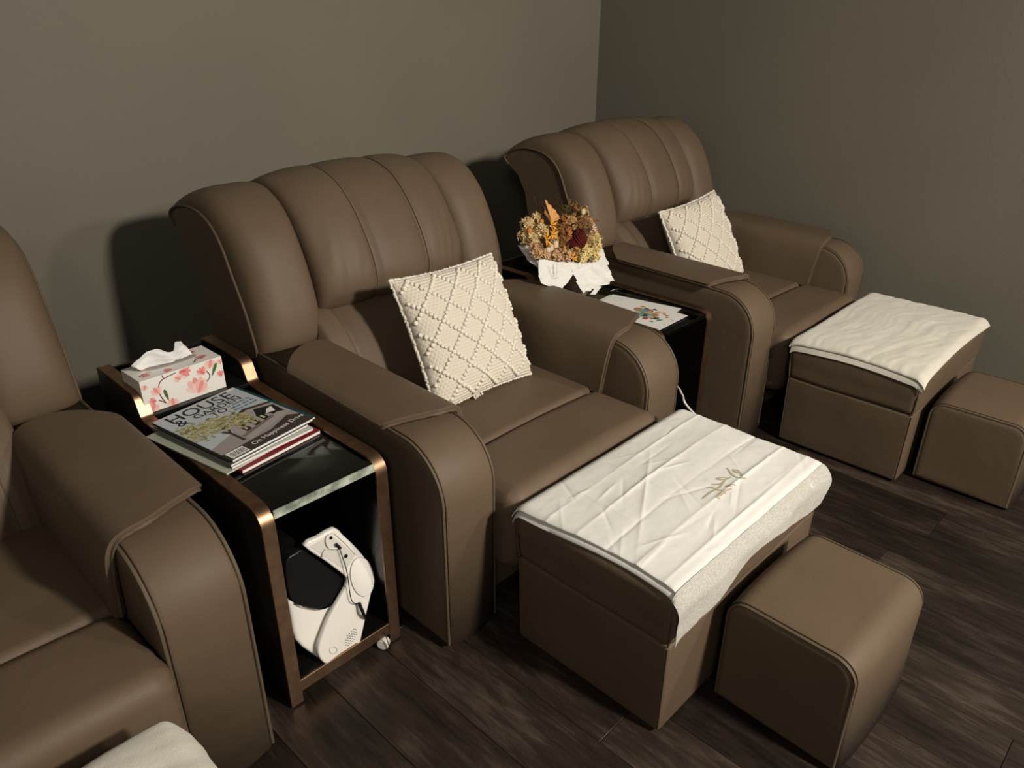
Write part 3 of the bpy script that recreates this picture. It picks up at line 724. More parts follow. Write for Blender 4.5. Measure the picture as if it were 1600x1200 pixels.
# ------------------------------------------------------------------ tissue box
tb = empty('tissue_box', (0.750, 1.992, 0.6032), math.radians(1.5))
tag(tb, 'white tissue box printed with pink magnolias on the side table', 'tissue box')
BW, BD, BH = 0.236, 0.115, 0.098
BOXW = flat('box_card', (0.78, 0.75, 0.72), 0.5)
card = box('carton', (-BW / 2, 0, 0), (BW / 2, BD, BH), BOXW, tb, 0.0015)
PK = [flat('petal_pale', (0.78, 0.46, 0.42)), flat('petal_pink', (0.72, 0.27, 0.25)), flat('petal_deep', (0.60, 0.12, 0.14)), flat('leaf_green', (0.07, 0.13, 0.03)), flat('twig_brown', (0.10, 0.035, 0.03)), flat('petal_peach', (0.80, 0.58, 0.52))]
def petal_poly(u, v, ang, L, W):
    c, s_ = math.cos(ang), math.sin(ang); out = []
    for k in range(12):
        t = k / 12 * 2 * math.pi; a = L * (0.5 - 0.5 * math.cos(t)); b = W * math.sin(t) * (0.35 + 0.65 * (0.5 - 0.5 * math.cos(t)))
        out.append((u + a * c - b * s_, v + a * s_ + b * c))
    return out
prints = {i: ([], []) for i in range(len(PK))}
lay = [0]
def add_print(mi, poly, face):
    V, F = prints[mi]; off = len(V); lay[0] += 1; e = 0.0003 + 0.000008 * lay[0]
    for u, v in poly:
        u = min(max(u, 0.001), BW - 0.001); v = min(max(v, 0.001), (BH if face == 'f' else BD) - 0.001)
        V.append((-BW / 2 + u, -e, v) if face == 'f' else (-BW / 2 + u, v, BH + e))
    F.append(tuple(range(off, off + len(poly))))
def flower(u, v, ang, size, face, deep=False):
    size *= 0.80
    for da, m, L, W in ((0.75, 5, .85, .26), (-0.75, 5, .85, .26), (0.4, 0, 1.0, .24), (-0.42, 0, .95, .24), (0.0, 1, 1.0, .22), (0.12, 2 if deep else 1, .6, .12)):
        add_print(m if not (deep and m == 0) else 1, petal_poly(u, v, ang + da, size * L, size * W), face)
def twig(pts, face, w=0.0014):
    P = smooth_path([(a, b, 0) for a, b in pts], 5)[:, :2]; t = np.gradient(P, axis=0); n_ = np.stack([-t[:, 1], t[:, 0]], 1); n_ /= np.linalg.norm(n_, axis=1)[:, None]
    add_print(4, [tuple(p) for p in P + n_ * w] + [tuple(p) for p in (P - n_ * w)[::-1]], face)
q = math.radians
twig([(0.058, 0.014), (0.050, 0.032), (0.046, 0.05), (0.05, 0.075), (0.065, 0.086), (0.10, 0.092)], 'f'); twig([(0.058, 0.014), (0.04, 0.03)], 'f'); twig([(0.185, 0.07), (0.193, 0.05), (0.18, 0.035)], 'f'); twig([(0.065, 0.085), (0.062, 0.097)], 'f')
flower(0.046, 0.046, q(120), 0.034, 'f'); flower(0.034, 0.030, q(165), 0.026, 'f', True); flower(0.012, -0.002, q(60), 0.042, 'f'); flower(0.075, -0.004, q(85), 0.034, 'f')
flower(0.108, 0.090, q(-8), 0.044, 'f', True); flower(0.094, 0.080, q(-35), 0.026, 'f'); flower(0.155, 0.012, q(100), 0.062, 'f'); flower(0.150, 0.010, q(60), 0.05, 'f'); flower(0.178, 0.060, q(115), 0.034, 'f', True); flower(0.196, 0.072, q(75), 0.036, 'f'); flower(0.226, 0.036, q(95), 0.026, 'f', True); flower(0.008, 0.07, q(70), 0.02, 'f'); flower(0.23, 0.075, q(100), 0.02, 'f')
for (u, v, a, L) in ((0.066, 0.020, 100, 0.036), (0.199, 0.048, 62, 0.040)):
    add_print(3, petal_poly(u, v, q(a), L, L * .17), 'f')
for (u, v, a, sz) in ((0.02, 0.02, 40, .03), (0.03, 0.07, 10, .04), (0.19, 0.02, 80, .035), (0.15, 0.07, 30, .035), (0.10, 0.015, 170, .03), (0.20, 0.09, 200, .04), (0.08, 0.095, 190, .03)): flower(u, v, q(a), sz, 't', True)
twig([(0.015, 0.03), (0.03, 0.04), (0.05, 0.038)], 't'); twig([(0.16, 0.012), (0.18, 0.03), (0.21, 0.035)], 't')
for i, (V, F) in prints.items():
    if F: mk('flower_print', V, F, PK[i], card, smooth=False, recalc=False)['kind'] = 'stuff'
# crumpled tissue standing out of the slot
nu, nv = 40, 16; top = np.zeros((nu, nv, 3))
for i in range(nu):
    for j in range(nv):
        u, v = i / (nu - 1), j / (nv - 1)
        hgt = 0.004 + v * (0.026 + 0.022 * math.exp(-((u - 0.30) / 0.2) ** 2) + 0.012 * math.exp(-((u - 0.92) / 0.12) ** 2))
        x = -0.085 + 0.150 * u + 0.012 * v * math.sin(u * 5) - 0.030 * v * (1 - u) ** 2
        y = 0.058 + 0.020 * math.sin(u * 7.0 + 0.5) * (0.3 + v) - 0.028 * v * v * math.cos(u * 4.2) + 0.004 * fbm(u * 5, v * 4, 2)
        top[i, j] = (x, y, BH + hgt + 0.004 * fbm(u * 6, v * 3, 6) * v)
bot = top + np.array([0.0, 0.0006, 0.0])
V, F = sheet_solid(top, bot); mk('tissue_sheet', V, F, TISSUE, tb)
sl = [(0.075 * math.cos(k * math.pi / 12), 0.058 + 0.016 * math.sin(k * math.pi / 12), BH + 0.0014) for k in range(24)]
poly3('slot_film', sl, (0, 0, 1), 0.001, flat('slot_film', (0.35, 0.33, 0.32)), tb)

# ------------------------------------------------------------------ magazines
def magazine(center, rot, z0, th, cover, spine, label, w=0.244, h=0.318, pages=PAPER2):
    m = empty('magazine', (center[0], center[1], z0), rot); tag(m, label, 'magazine', 'magazines stacked on the side table')
    box('page_block', (-w / 2 + 0.001, -h / 2 + 0.0015, 0.0007), (w / 2 - 0.0015, h / 2 - 0.0015, th - 0.0007), pages, m)
    box('front_cover', (-w / 2, -h / 2, th - 0.0007), (w / 2, h / 2, th), cover, m)
    box('back_cover', (-w / 2, -h / 2, 0.0), (w / 2, h / 2, 0.0007), cover, m)
    box('spine', (-w / 2 - 0.0008, -h / 2, 0.0), (-w / 2, h / 2, th), spine, m)
    return m
gold = [px(242, 662, z=0.628), px(372, 602, z=0.628), px(505, 660, z=0.628), px(353, 719, z=0.628)]
mc = (gold[0] + gold[1] + gold[2] + gold[3]) / 4; mrot = math.atan2((gold[1] - gold[0]).y, (gold[1] - gold[0]).x)
mrot = 0.5 * mrot + 0.5 * (math.atan2((gold[0] - gold[3]).y, (gold[0] - gold[3]).x) - math.pi / 2)
mcx, mcy = mc.x - 0.006, mc.y + 0.004
z = GZ + 0.0004
BURG = flat('burgundy_cover', (0.20, 0.015, 0.03), 0.4); SAGE = flat('sage_cover', (0.40, 0.42, 0.34), 0.4); GREYC = flat('grey_cover', (0.10, 0.095, 0.09), 0.35); TEAL = flat('teal_cover', (0.006, 0.055, 0.07), 0.35); WHITEC = flat('pale_cover', (0.55, 0.54, 0.50), 0.4); SKY = flat('sky_cover', (0.46, 0.50, 0.53), 0.35); DARKC = flat('dark_cover', (0.05, 0.045, 0.04), 0.35)
specs = [((0.016, -0.018), -0.03, 0.0095, BURG, BURG, 'magazine with burgundy edge at the bottom of the stack', PAPER),
         ((-0.028, -0.006), 0.02, 0.004, SAGE, SAGE, 'thin magazine with pale sage cover jutting out left, second from bottom', PAPER2),
         ((0.006, -0.006), -0.07, 0.006, WHITEC, GREYC, 'white paged magazine in the middle of the stack, third from bottom', PAPER),
         ((-0.008, 0.000), 0.00, 0.007, GREYC, GREYC, 'magazine with dark grey spine, third from the top of the stack', PAPER),
         ((0.020, 0.010), 0.015, 0.006, TEAL, DARKC, 'teal covered magazine just under the top one', PAPER)]
for (dx, dy), dr, th, cov, sp, lab, pg in specs:
    magazine((mcx + dx, mcy + dy), mrot + dr, z, th, cov, sp, lab, pages=pg); z += th + 0.0003
MW, MH, MT = 0.252, 0.325, 0.006
mg = magazine((mcx, mcy), mrot, z, MT, SKY, DARKC, 'magazine with a tree and a house on its cover, on top of the stack', MW, MH, PAPER)
cov = [o for o in mg.children if o.name.startswith('front_cover')][0]
INK = flat('ink_black', (0.015, 0.014, 0.013)); INKW = flat('ink_white', (0.75, 0.73, 0.70)); INKB = flat('ink_blue', (0.07, 0.17, 0.25)); INKG = flat('ink_grey', (0.30, 0.27, 0.26)); INKL = flat('ink_lilac', (0.36, 0.31, 0.30)); INKO = flat('ink_dark_brown', (0.05, 0.038, 0.03))
LEAFS = [flat('print_leaf', c) for c in ((0.30, 0.27, 0.12), (0.42, 0.38, 0.20), (0.20, 0.19, 0.08), (0.52, 0.48, 0.30))]
lv = [0]
def cpoly(name, pts, mat):
    lv[0] += 1; zz = MT + 0.0001 + 0.00001 * lv[0]
    return mk(name, [(-MW / 2 + u * MW, -MH / 2 + v * MH, zz) for u, v in pts], [tuple(range(len(pts)))], mat, cov, smooth=False)
def ctext(body, u, v, size, mat, sx=1.0, ang=0.0):
    lv[0] += 1; mwx = Matrix.Translation((-MW / 2 + u * MW, -MH / 2 + v * MH, MT + 0.0003 + 0.00001 * lv[0])) @ Matrix.Rotation(ang, 4, 'Z')
    return text('cover_lettering', body, size, mat, mwx, cov, sx, 0.00005)
cpoly('cover_art', [(0, 0), (1, 0), (1, 0.30), (0.85, 0.42), (0.5, 0.38), (0.0, 0.25)], INKG)
cpoly('cover_art', [(0.36, 0.14), (1, 0.26), (1, 0.50), (0.72, 0.56), (0.36, 0.42)], INKL)
cpoly('cover_art', [(0.36, 0.42), (0.72, 0.56), (1, 0.50), (1, 0.535), (0.72, 0.60), (0.30, 0.45)], INKO)
for k in range(4):
    u = 0.44 + 0.13 * k; cpoly('cover_art', [(u, 0.26 + 0.02 * k), (u + 0.075, 0.275 + 0.02 * k), (u + 0.075, 0.40 + 0.015 * k), (u, 0.385 + 0.015 * k)], INK)
    cpoly('cover_art', [(u + 0.02, 0.29 + 0.02 * k), (u + 0.05, 0.295 + 0.02 * k), (u + 0.05, 0.36 + 0.015 * k), (u + 0.02, 0.355 + 0.015 * k)], LEAFS[3])
for k in range(22):
    u = 0.36 + 0.021 * k; cpoly('cover_art', [(u, 0.205 + 0.004 * k), (u + 0.010, 0.207 + 0.004 * k), (u + 0.010, 0.245 + 0.004 * k), (u, 0.243 + 0.004 * k)], INK)
cpoly('cover_art', [(0.0, 0.0), (1, 0.0), (1, 0.15), (0.9, 0.22), (0.6, 0.135), (0.0, 0.12)], INKO)
cpoly('cover_art', [(0.70, 0.40), (0.78, 0.52), (0.98, 0.46), (0.96, 0.30), (0.82, 0.36)], INK)
cpoly('cover_art', [(0.80, 0.38), (0.87, 0.44), (0.94, 0.45), (0.90, 0.36)], INKW)
rr = random.Random(5)
def blob(u, v, r, mat):
    k0 = rr.random() * 6; cpoly('cover_art', [(u + r * rr.uniform(.6, 1.2) * math.cos(k0 + k), v + 0.78 * r * rr.uniform(.6, 1.2) * math.sin(k0 + k)) for k in np.linspace(0, 2 * math.pi, 9)[:-1]], mat)
TV = {i: ([], []) for i in range(4)}
for k in range(560):
    u = rr.uniform(0.0, 0.66); v = rr.gauss(0.54 - 0.05 * u, 0.075) + 0.05 * math.sin(u * 7)
    if not (0.01 < v < 0.75): continue
    i = rr.choice((0, 0, 1, 1, 2, 3)); V, F = TV[i]; off = len(V); zz = MT + 0.0006 + 0.0000006 * k; r_ = rr.uniform(0.010, 0.028)
    for a in np.linspace(0, 2 * math.pi, 6)[:-1]:
        uu = min(max(u + r_ * rr.uniform(.5, 1.3) * math.cos(a), 0.003), 0.99); V.append((-MW / 2 + uu * MW, -MH / 2 + (v + .8 * r_ * rr.uniform(.5, 1.3) * math.sin(a)) * MH, zz))
    F.append(tuple(range(off, off + 5)))
for i, (V, F) in TV.items(): mk('cover_tree', V, F, LEAFS[i], cov, smooth=False, recalc=False)['kind'] = 'stuff'
cpoly('cover_art', [(0.30, 0.17), (0.335, 0.17), (0.33, 0.34), (0.40, 0.46), (0.385, 0.47), (0.32, 0.37), (0.25, 0.47), (0.235, 0.46), (0.305, 0.33)], INKO)
cpoly('cover_art', [(0.02, 0.015), (0.22, 0.015), (0.22, 0.115), (0.02, 0.115)], INKW)
for k in range(11):
    u = 0.04 + 0.0155 * k; cpoly('barcode_bar', [(u, 0.03), (u + (0.009 if k % 3 else 0.005), 0.03), (u + (0.009 if k % 3 else 0.005), 0.095), (u, 0.095)], INK)
ctext('HOUSE', 0.09, 0.835, 0.062, INK, 1.00); ctext('&', 0.10, 0.745, 0.052, INK); ctext('GARDEN', 0.30, 0.755, 0.033, INK, 1.12)
ctext('TO', 0.44, 0.672, 0.034, INK); 
rb = random.Random(4)
for row in range(3):
    u = 0.66
    while u < 0.94:
        w_ = rb.uniform(0.012, 0.03); h_ = rb.choice((0.018, 0.018, 0.028)); v_ = 0.715 - 0.048 * row
        cpoly('cover_small_print', [(u, v_), (u + w_ * 0.7, v_), (u + w_ * 0.7, v_ + h_), (u, v_ + h_)], INKB); u += w_ + (0.02 if rb.random() < 0.15 else 0.002)
ctext('On Happiness Drive', 0.30, 0.045, 0.0215, INKW, 1.0, 0.10)
cpoly('cover_art', [(0.88, 0.955), (0.97, 0.955), (0.97, 0.985), (0.88, 0.985)], INKW)

# ------------------------------------------------------------------ white appliance on the bottom shelf
ap = empty('electric_appliance', (0.80, 1.47, 0.0725)); tag(ap, 'white plastic appliance with black tub and speaker holes on the lower shelf', 'appliance')
AO = Vector((0.80, 1.47, 0.0725))
def apx(x, y, yy): return px(430 + x / 4, 810 + y / 4, y=yy) - AO
def curve_closed(pts, n=4):
    P = [np.array(p, float) for p in pts]; m = len(P); out = []
    for i in range(m):
        a, b, c, d = P[i - 1], P[i], P[(i + 1) % m], P[(i + 2) % m]
        for k in range(n):
            t = k / n; out.append(0.5 * (2 * b + (c - a) * t + (2 * a - 5 * b + 4 * c - d) * t * t + (3 * b - a - 3 * c + d) * t ** 3))
    return out
def on_plane(x, y, Y, off=0.0):
    """pixel -> point on a face that leans back from depth Y"""
    yy = Y
    for _ in range(8):
        p = apx(x, y, yy); yy = Y + 0.30 * max(0, p.z)
    p = apx(x, y, yy); return Vector((p.x, p.y - off, p.z))
def apx_loop(pts, Y, n=2): return [(v.x, v.z) for v in (on_plane(p[0], p[1], Y) for p in curve_closed(pts, n))]
plate = [(372, 62), (425, 105), (490, 165), (550, 232), (595, 300), (612, 370), (605, 460), (575, 590), (548, 715), (520, 818), (465, 862), (418, 888), (402, 910), (350, 918), (305, 905), (275, 862), (272, 805), (300, 720), (345, 610), (400, 510), (445, 430), (452, 385), (430, 355), (310, 265), (180, 172), (270, 118)]
Y1 = 1.362
lp = apx_loop(plate, Y1)
def lean(o, y0, k=0.30):
    for v in o.data.vertices: v.co.y += k * max(0, v.co.z)
fp = prism('face_plate', lp, Y1 - AO.y, Y1 - AO.y + 0.016, 0.005, WHITEPLASTIC, ap, arc=3, mid=2, support=0.002, axis='y'); lean(fp, 0)
bodyp = [(458, 405), (440, 470), (390, 600), (340, 720), (310, 810), (310, 890), (215, 838), (130, 762), (105, 640), (88, 505), (160, 535), (240, 550), (310, 542), (370, 504), (420, 445)]
Y2 = 1.388
bl = apx_loop(bodyp, Y2)
bo = prism('tub_body', bl, Y2 - AO.y, Y2 - AO.y + 0.14, 0.008, WHITEPLASTIC, ap, arc=4, mid=2, support=0.002, axis='y'); lean(bo, 0)
lid = [(455, 395), (425, 452), (372, 512), (310, 550), (240, 558), (160, 542), (92, 508), (66, 390), (62, 262), (120, 215), (185, 190), (310, 290), (400, 350)]
ll = apx_loop(lid, Y2)
lo_ = prism('black_tub_lid', ll, Y2 - AO.y - 0.004, Y2 - AO.y + 0.12, 0.003, BLACKPLASTIC, ap, arc=2, mid=1, support=0.001, axis='y'); lean(lo_, 0)
def on_plate(x, y, off=0.0): return on_plane(x, y, Y1, off)
def disc(name, x, y, r, mat, parent, h=0.002, n=14):
    c = on_plate(x, y); pts = [c + Vector((r * math.cos(2 * math.pi * k / n), 0.30 * r * math.sin(2 * math.pi * k / n) - h, r * math.sin(2 * math.pi * k / n))) for k in range(n)]
    return poly3(name, pts, (0, -1, 0.42), h * 1.4, mat, parent)
DIMPLE = flat('speaker_hole', (0.10, 0.095, 0.09))
for i in range(6):
    for j in range(5):
        x = 440 + i * 13 + j * 1.5; y = 790 - i * 13 + (j - 2) * 15 - 15
        if abs(i - 2.5) + abs(j - 2) < 4.2: disc('speaker_hole', x, y, 0.0012, DIMPLE, fp, 0.0008, 8)
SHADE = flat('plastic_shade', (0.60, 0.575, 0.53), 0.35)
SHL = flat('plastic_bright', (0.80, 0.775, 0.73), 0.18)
ring = [on_plate(362 + 24 * math.cos(a), 822 + 22 * math.sin(a), 0.001) for a in np.linspace(0, 2 * math.pi, 21)[:-1]]
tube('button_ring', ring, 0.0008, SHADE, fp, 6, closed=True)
# round shoulder cap and its rim
cap = [on_plate(540 + 72 * math.cos(a) + 12 * math.sin(a), 362 + 122 * math.sin(a), 0.003) for a in np.linspace(0, 2 * math.pi, 29)[:-1]]
cc = sum(cap, Vector()) / len(cap)
V = [p for p in cap] + [cc + (p - cc) * 0.6 + Vector((0, -0.006, 0)) for p in cap] + [cc + Vector((0, -0.008, 0))]; n = len(cap)
F = [(i, (i + 1) % n, n + (i + 1) % n, n + i) for i in range(n)] + [(n + i, n + (i + 1) % n, 2 * n) for i in range(n)]
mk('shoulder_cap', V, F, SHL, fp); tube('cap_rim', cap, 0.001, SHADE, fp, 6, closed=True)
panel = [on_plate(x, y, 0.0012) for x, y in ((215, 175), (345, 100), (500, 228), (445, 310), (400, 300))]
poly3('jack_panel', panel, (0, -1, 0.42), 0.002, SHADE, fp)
disc('jack_socket', 345, 118, 0.004, BLACKPLASTIC, fp, 0.004); disc('jack_socket', 438, 232, 0.005, BLACKPLASTIC, fp, 0.004)
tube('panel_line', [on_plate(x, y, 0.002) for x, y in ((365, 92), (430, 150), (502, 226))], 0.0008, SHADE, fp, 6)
tube('handle_loop', [on_plate(x, y, 0.006) for x, y in smooth_path([(355, 90), (318, 108), (312, 140), (325, 170), (352, 182), (385, 180)], 4)[:, :2]], 0.0028, WHITEPLASTIC, fp, 8)
tube('handle_loop', [on_plate(x, y, 0.005) for x, y in smooth_path([(352, 182), (310, 190), (292, 215), (290, 235)], 4)[:, :2]], 0.0026, SHADE, fp, 8)
cb = empty('audio_cable', (0.80, 1.40, 0.0725)); tag(cb, 'thin black cable with plugs draped over the white appliance', 'cable')
CO = AO - Vector((0.80, 1.40, 0.0725))
pc = [on_plate(x, y, o) + CO for x, y, o in ((385, 170, 0.010), (402, 225, 0.012), (425, 300, 0.013), (440, 370, 0.012), (448, 440, 0.012), (462, 500, 0.012), (490, 522, 0.010), (510, 515, 0.010))]
tube('wire', smooth_path(pc, 6), 0.0013, BLACKPLASTIC, cb, 6)
tube('plug', [on_plate(368, 150, 0.008) + CO, on_plate(392, 178, 0.010) + CO], [0.0035, 0.005], BLACKPLASTIC, cb, 8)
pl = [on_plate(508, 515, 0.011) + CO, on_plate(540, 595, 0.012) + CO, px(430 + 575 / 4, 810 + 655 / 4, y=1.42) - AO + CO, px(430 + 618 / 4, 810 + 680 / 4, y=1.44) - AO + CO]
tube('jack_sleeve', smooth_path(pl, 5), 0.0048, BLACKPLASTIC, cb, 8)
pw = [px(430 + 618 / 4, 810 + 680 / 4, y=1.44), px(430 + 655 / 4, 810 + 705 / 4, y=1.39), px(430 + 690 / 4, 810 + 735 / 4, y=1.345), Vector((0.905, 1.335, 0.004))]
tube('wire', smooth_path([p - AO + CO for p in pw], 6), 0.0012, BLACKPLASTIC, cb, 6)

# ------------------------------------------------------------------ papers and cable on the far table
def sheet(cx, cy, w, h, rot, zz, label):
    s_ = empty('flyer_sheet', (cx, cy, zz), rot); tag(s_, label, 'paper', 'flyers on the far side table')
    box('paper', (-w / 2, -h / 2, 0), (w / 2, h / 2, 0.0009), PAPER, s_); return s_
f1 = sheet(2.300, 1.600, 0.205, 0.292, 0.10, GZ2 + 0.0006, 'lowest white flyer on the far table, grey lines of print')
f2 = sheet(2.322, 1.585, 0.205, 0.292, 0.19, GZ2 + 0.0028, 'white flyer with a red picture strip, in the middle of the pile')
f3 = sheet(2.290, 1.535, 0.205, 0.280, 0.03, GZ2 + 0.0050, 'top white flyer with a colourful picture on the far table')
rr = random.Random(12); PC = [flat('print_' + n_, c) for n_, c in (('red', (0.45, 0.05, 0.03)), ('orange', (0.60, 0.25, 0.10)), ('teal', (0.12, 0.30, 0.28)), ('olive', (0.30, 0.26, 0.10)), ('dark', (0.05, 0.04, 0.04)), ('skin', (0.60, 0.40, 0.28)))]
def prints_on(sh, n_, u0, u1, v0, v1, rmin, rmax, mats):
    pp_ = [o for o in sh.children][0]
    for k in range(n_):
        u, v, r_ = rr.uniform(u0, u1), rr.uniform(v0, v1), rr.uniform(rmin, rmax); a0 = rr.random() * 6; st_ = rr.uniform(0.5, 1.6)
        zz = 0.0011 + 0.00002 * k
        mk('printed_shape', [(u + r_ * st_ * rr.uniform(.7, 1.1) * math.cos(a), v + r_ * rr.uniform(.7, 1.1) * math.sin(a), zz) for a in np.linspace(a0, a0 + 2 * math.pi, 8)[:-1]], [tuple(range(7))], rr.choice(mats), pp_, smooth=False)
prints_on(f3, 5, -0.03, 0.06, -0.08, 0.03, 0.024, 0.034, [PC[2]])
prints_on(f3, 60, -0.045, 0.07, -0.095, 0.05, 0.005, 0.013, PC)
prints_on(f3, 10, -0.09, 0.09, -0.128, -0.115, 0.002, 0.004, [INKG])
prints_on(f3, 9, -0.08, -0.03, 0.06, 0.12, 0.008, 0.014, [PC[0], PC[1], PC[5]])
prints_on(f2, 12, 0.05, 0.07, -0.10, 0.12, 0.002, 0.004, [INKG])
prints_on(f1, 8, 0.05, 0.09, -0.05, 0.12, 0.002, 0.004, [INKG])
wc = tube('white_cable', smooth_path([(2.30, 1.60, 0.20), (2.36, 1.50, 0.255), tuple(px(1054, 602, y=1.40)), tuple(px(1066, 617, y=1.34)), tuple(px(1075, 636, y=1.30)), (2.53, 1.27, 0.03), (2.535, 1.30, 0.005), (2.50, 1.45, 0.005)], 8), 0.0042, WHITEPLASTIC, None, 8)
tag(wc, 'white power cable hanging out of the far side table', 'cable')
cp = empty('wire_clip', (0, 0, 0)); tag(cp, 'small silver wire clip lying on the edge of the flyers', 'clip')
STEEL = new_mat('steel', (0.5, 0.48, 0.45), 0.3, metal=1.0)
k0 = px(962, 454, z=GZ2 + 0.012); cp.location = k0
tube('wire_loop', [(-0.02, 0.01, 0), (-0.006, 0.004, 0.006), (0.012, -0.004, 0.005), (0.03, -0.008, 0.0)], 0.0016, STEEL, cp, 6); tube('wire_loop', [(0.0, 0.014, -0.002), (0.002, 0.0, 0.004), (0.0, -0.012, -0.002)], 0.0016, STEEL, cp, 6)

# ------------------------------------------------------------------ dried bouquet
BC = Vector((2.305, 1.862, GZ2 + 0.0005))
bq = empty('dried_bouquet', BC); tag(bq, 'bouquet of dried flowers wrapped in white paper on the far side table', 'bouquet')
KRAFT = flat('kraft_paper', (0.17, 0.125, 0.085), 0.7)
pot = prism('kraft_bag', [(0.052 * math.cos(k * math.pi / 8), 0.045 * math.sin(k * math.pi / 8)) for k in range(16)], 0.0, 0.10, 0.004, KRAFT, bq, arc=2, mid=3, support=0.002, axis='z')
def L(p): return Vector(p) - BC
def wrap_sheet(pts, label=None, crease=0.014, seed=0.0):
    """pts: (pixel x, pixel y, depth y) outline of a paper flap"""
    P = [L(px(a, b, y=c)) for a, b, c in pts]
    bm = bmesh.new(); vs = [bm.verts.new(p) for p in P]; f = bm.faces.new(vs)
    bmesh.ops.triangulate(bm, faces=[f]); bmesh.ops.subdivide_edges(bm, edges=bm.edges[:], cuts=5, use_grid_fill=True)
    for v in bm.verts:
        c = v.co * 22; d = noise.fractal(Vector((c.x + seed, c.y, c.z)), 1.0, 2.0, 3); v.co.y += crease * d; v.co.z += 0.3 * crease * d
    bm.normal_update()
    r_ = bmesh.ops.extrude_face_region(bm, geom=bm.faces[:]); 
    for e in r_['geom']:
        if isinstance(e, bmesh.types.BMVert): e.co.y += 0.0008
    bmesh.ops.recalc_face_normals(bm, faces=bm.faces)
    me = bpy.data.meshes.new('wrapping_sheet'); bm.to_mesh(me); bm.free()
    return link('wrapping_sheet', me, PAPER, bq)
wrap_sheet([(807, 382, 2.00), (830, 384, 1.96), (850, 396, 1.90), (850, 412, 1.87), (843, 420, 1.87), (826, 408, 1.93)], seed=1)
lab = wrap_sheet([(842, 405, 1.84), (868, 409, 1.83), (884, 410, 1.83), (878, 424, 1.81), (866, 449, 1.80), (848, 444, 1.81), (840, 431, 1.82)], crease=0.008, seed=2)
wrap_sheet([(880, 409, 1.835), (890, 411, 1.835), (896, 428, 1.815), (878, 452, 1.80), (864, 449, 1.805), (873, 432, 1.82)], seed=3, crease=0.008)
wrap_sheet([(888, 409, 1.83), (926, 411, 1.82), (947, 412, 1.82), (961, 439, 1.77), (940, 446, 1.77), (912, 458, 1.77), (903, 442, 1.80), (896, 427, 1.82)], seed=4, crease=0.018)
wrap_sheet([(930, 376, 1.90), (944, 391, 1.87), (950, 412, 1.825), (938, 420, 1.83), (920, 412, 1.84), (922, 390, 1.87)], seed=5)
wrap_sheet([(942, 445, 1.79), (930, 450, 1.79), (922, 460, 1.79), (930, 460, 1.79)], seed=6, crease=0.002)
for r_ in range(9):
    for c_ in range(2):
        a = px(860 + c_ * 5.5, 413 + r_ * 2.6, y=1.815) - BC; w_ = 0.0045 + 0.003 * ((r_ * 7 + c_ * 3) % 4) / 3
        box('printed_line', (a.x, a.y - 0.012, a.z), (a.x + w_, a.y - 0.0112, a.z + 0.0015), INKG if c_ else INK, lab)
# flower heads: clusters of small petalled florets
rf = random.Random(21)
def cluster(name, px_, py_, dep, rad, cols, n_fl, fs, pet=5, squash=0.8, parent=bq):
    c = L(px(px_, py_, y=dep)); V, F = [], []
    for k in range(n_fl):
        d = Vector((rf.gauss(0, 1), rf.gauss(-0.5, 1), rf.gauss(0.35, 0.9))).normalized()
        p = c + Vector((d.x * rad, d.y * rad * squash, d.z * rad)) * rf.uniform(0.6, 1.08)
        u = d.orthogonal().normalized(); w = d.cross(u); a0 = rf.random() * 6; s_ = fs * rf.uniform(0.7, 1.3)
        for q_ in range(pet):
            a = a0 + 2 * math.pi * q_ / pet; e = u * math.cos(a) + w * math.sin(a); f_ = u * -math.sin(a) + w * math.cos(a); off = len(V)
            V += [p - d * s_ * 0.15, p + e * s_ * 0.55 + f_ * s_ * 0.30 + d * s_ * 0.30, p + e * s_ * 1.05 + d * s_ * rf.uniform(0.1, 0.7), p + e * s_ * 0.55 - f_ * s_ * 0.30 + d * s_ * 0.30]
            F.append((off, off + 1, off + 2, off + 3))
    m = mk(name, V, F, cols, parent, smooth=False, recalc=False); m['kind'] = 'stuff'; return m
CR = [flat('dried_' + n_, c, 0.85, 0.1) for n_, c in (('cream', (0.66, 0.50, 0.26)), ('tan', (0.50, 0.30, 0.13)), ('brown', (0.26, 0.125, 0.045)), ('yellow', (0.78, 0.64, 0.30)), ('peach', (0.62, 0.40, 0.22)), ('moss', (0.085, 0.065, 0.022)), ('rust', (0.36, 0.15, 0.05)))]
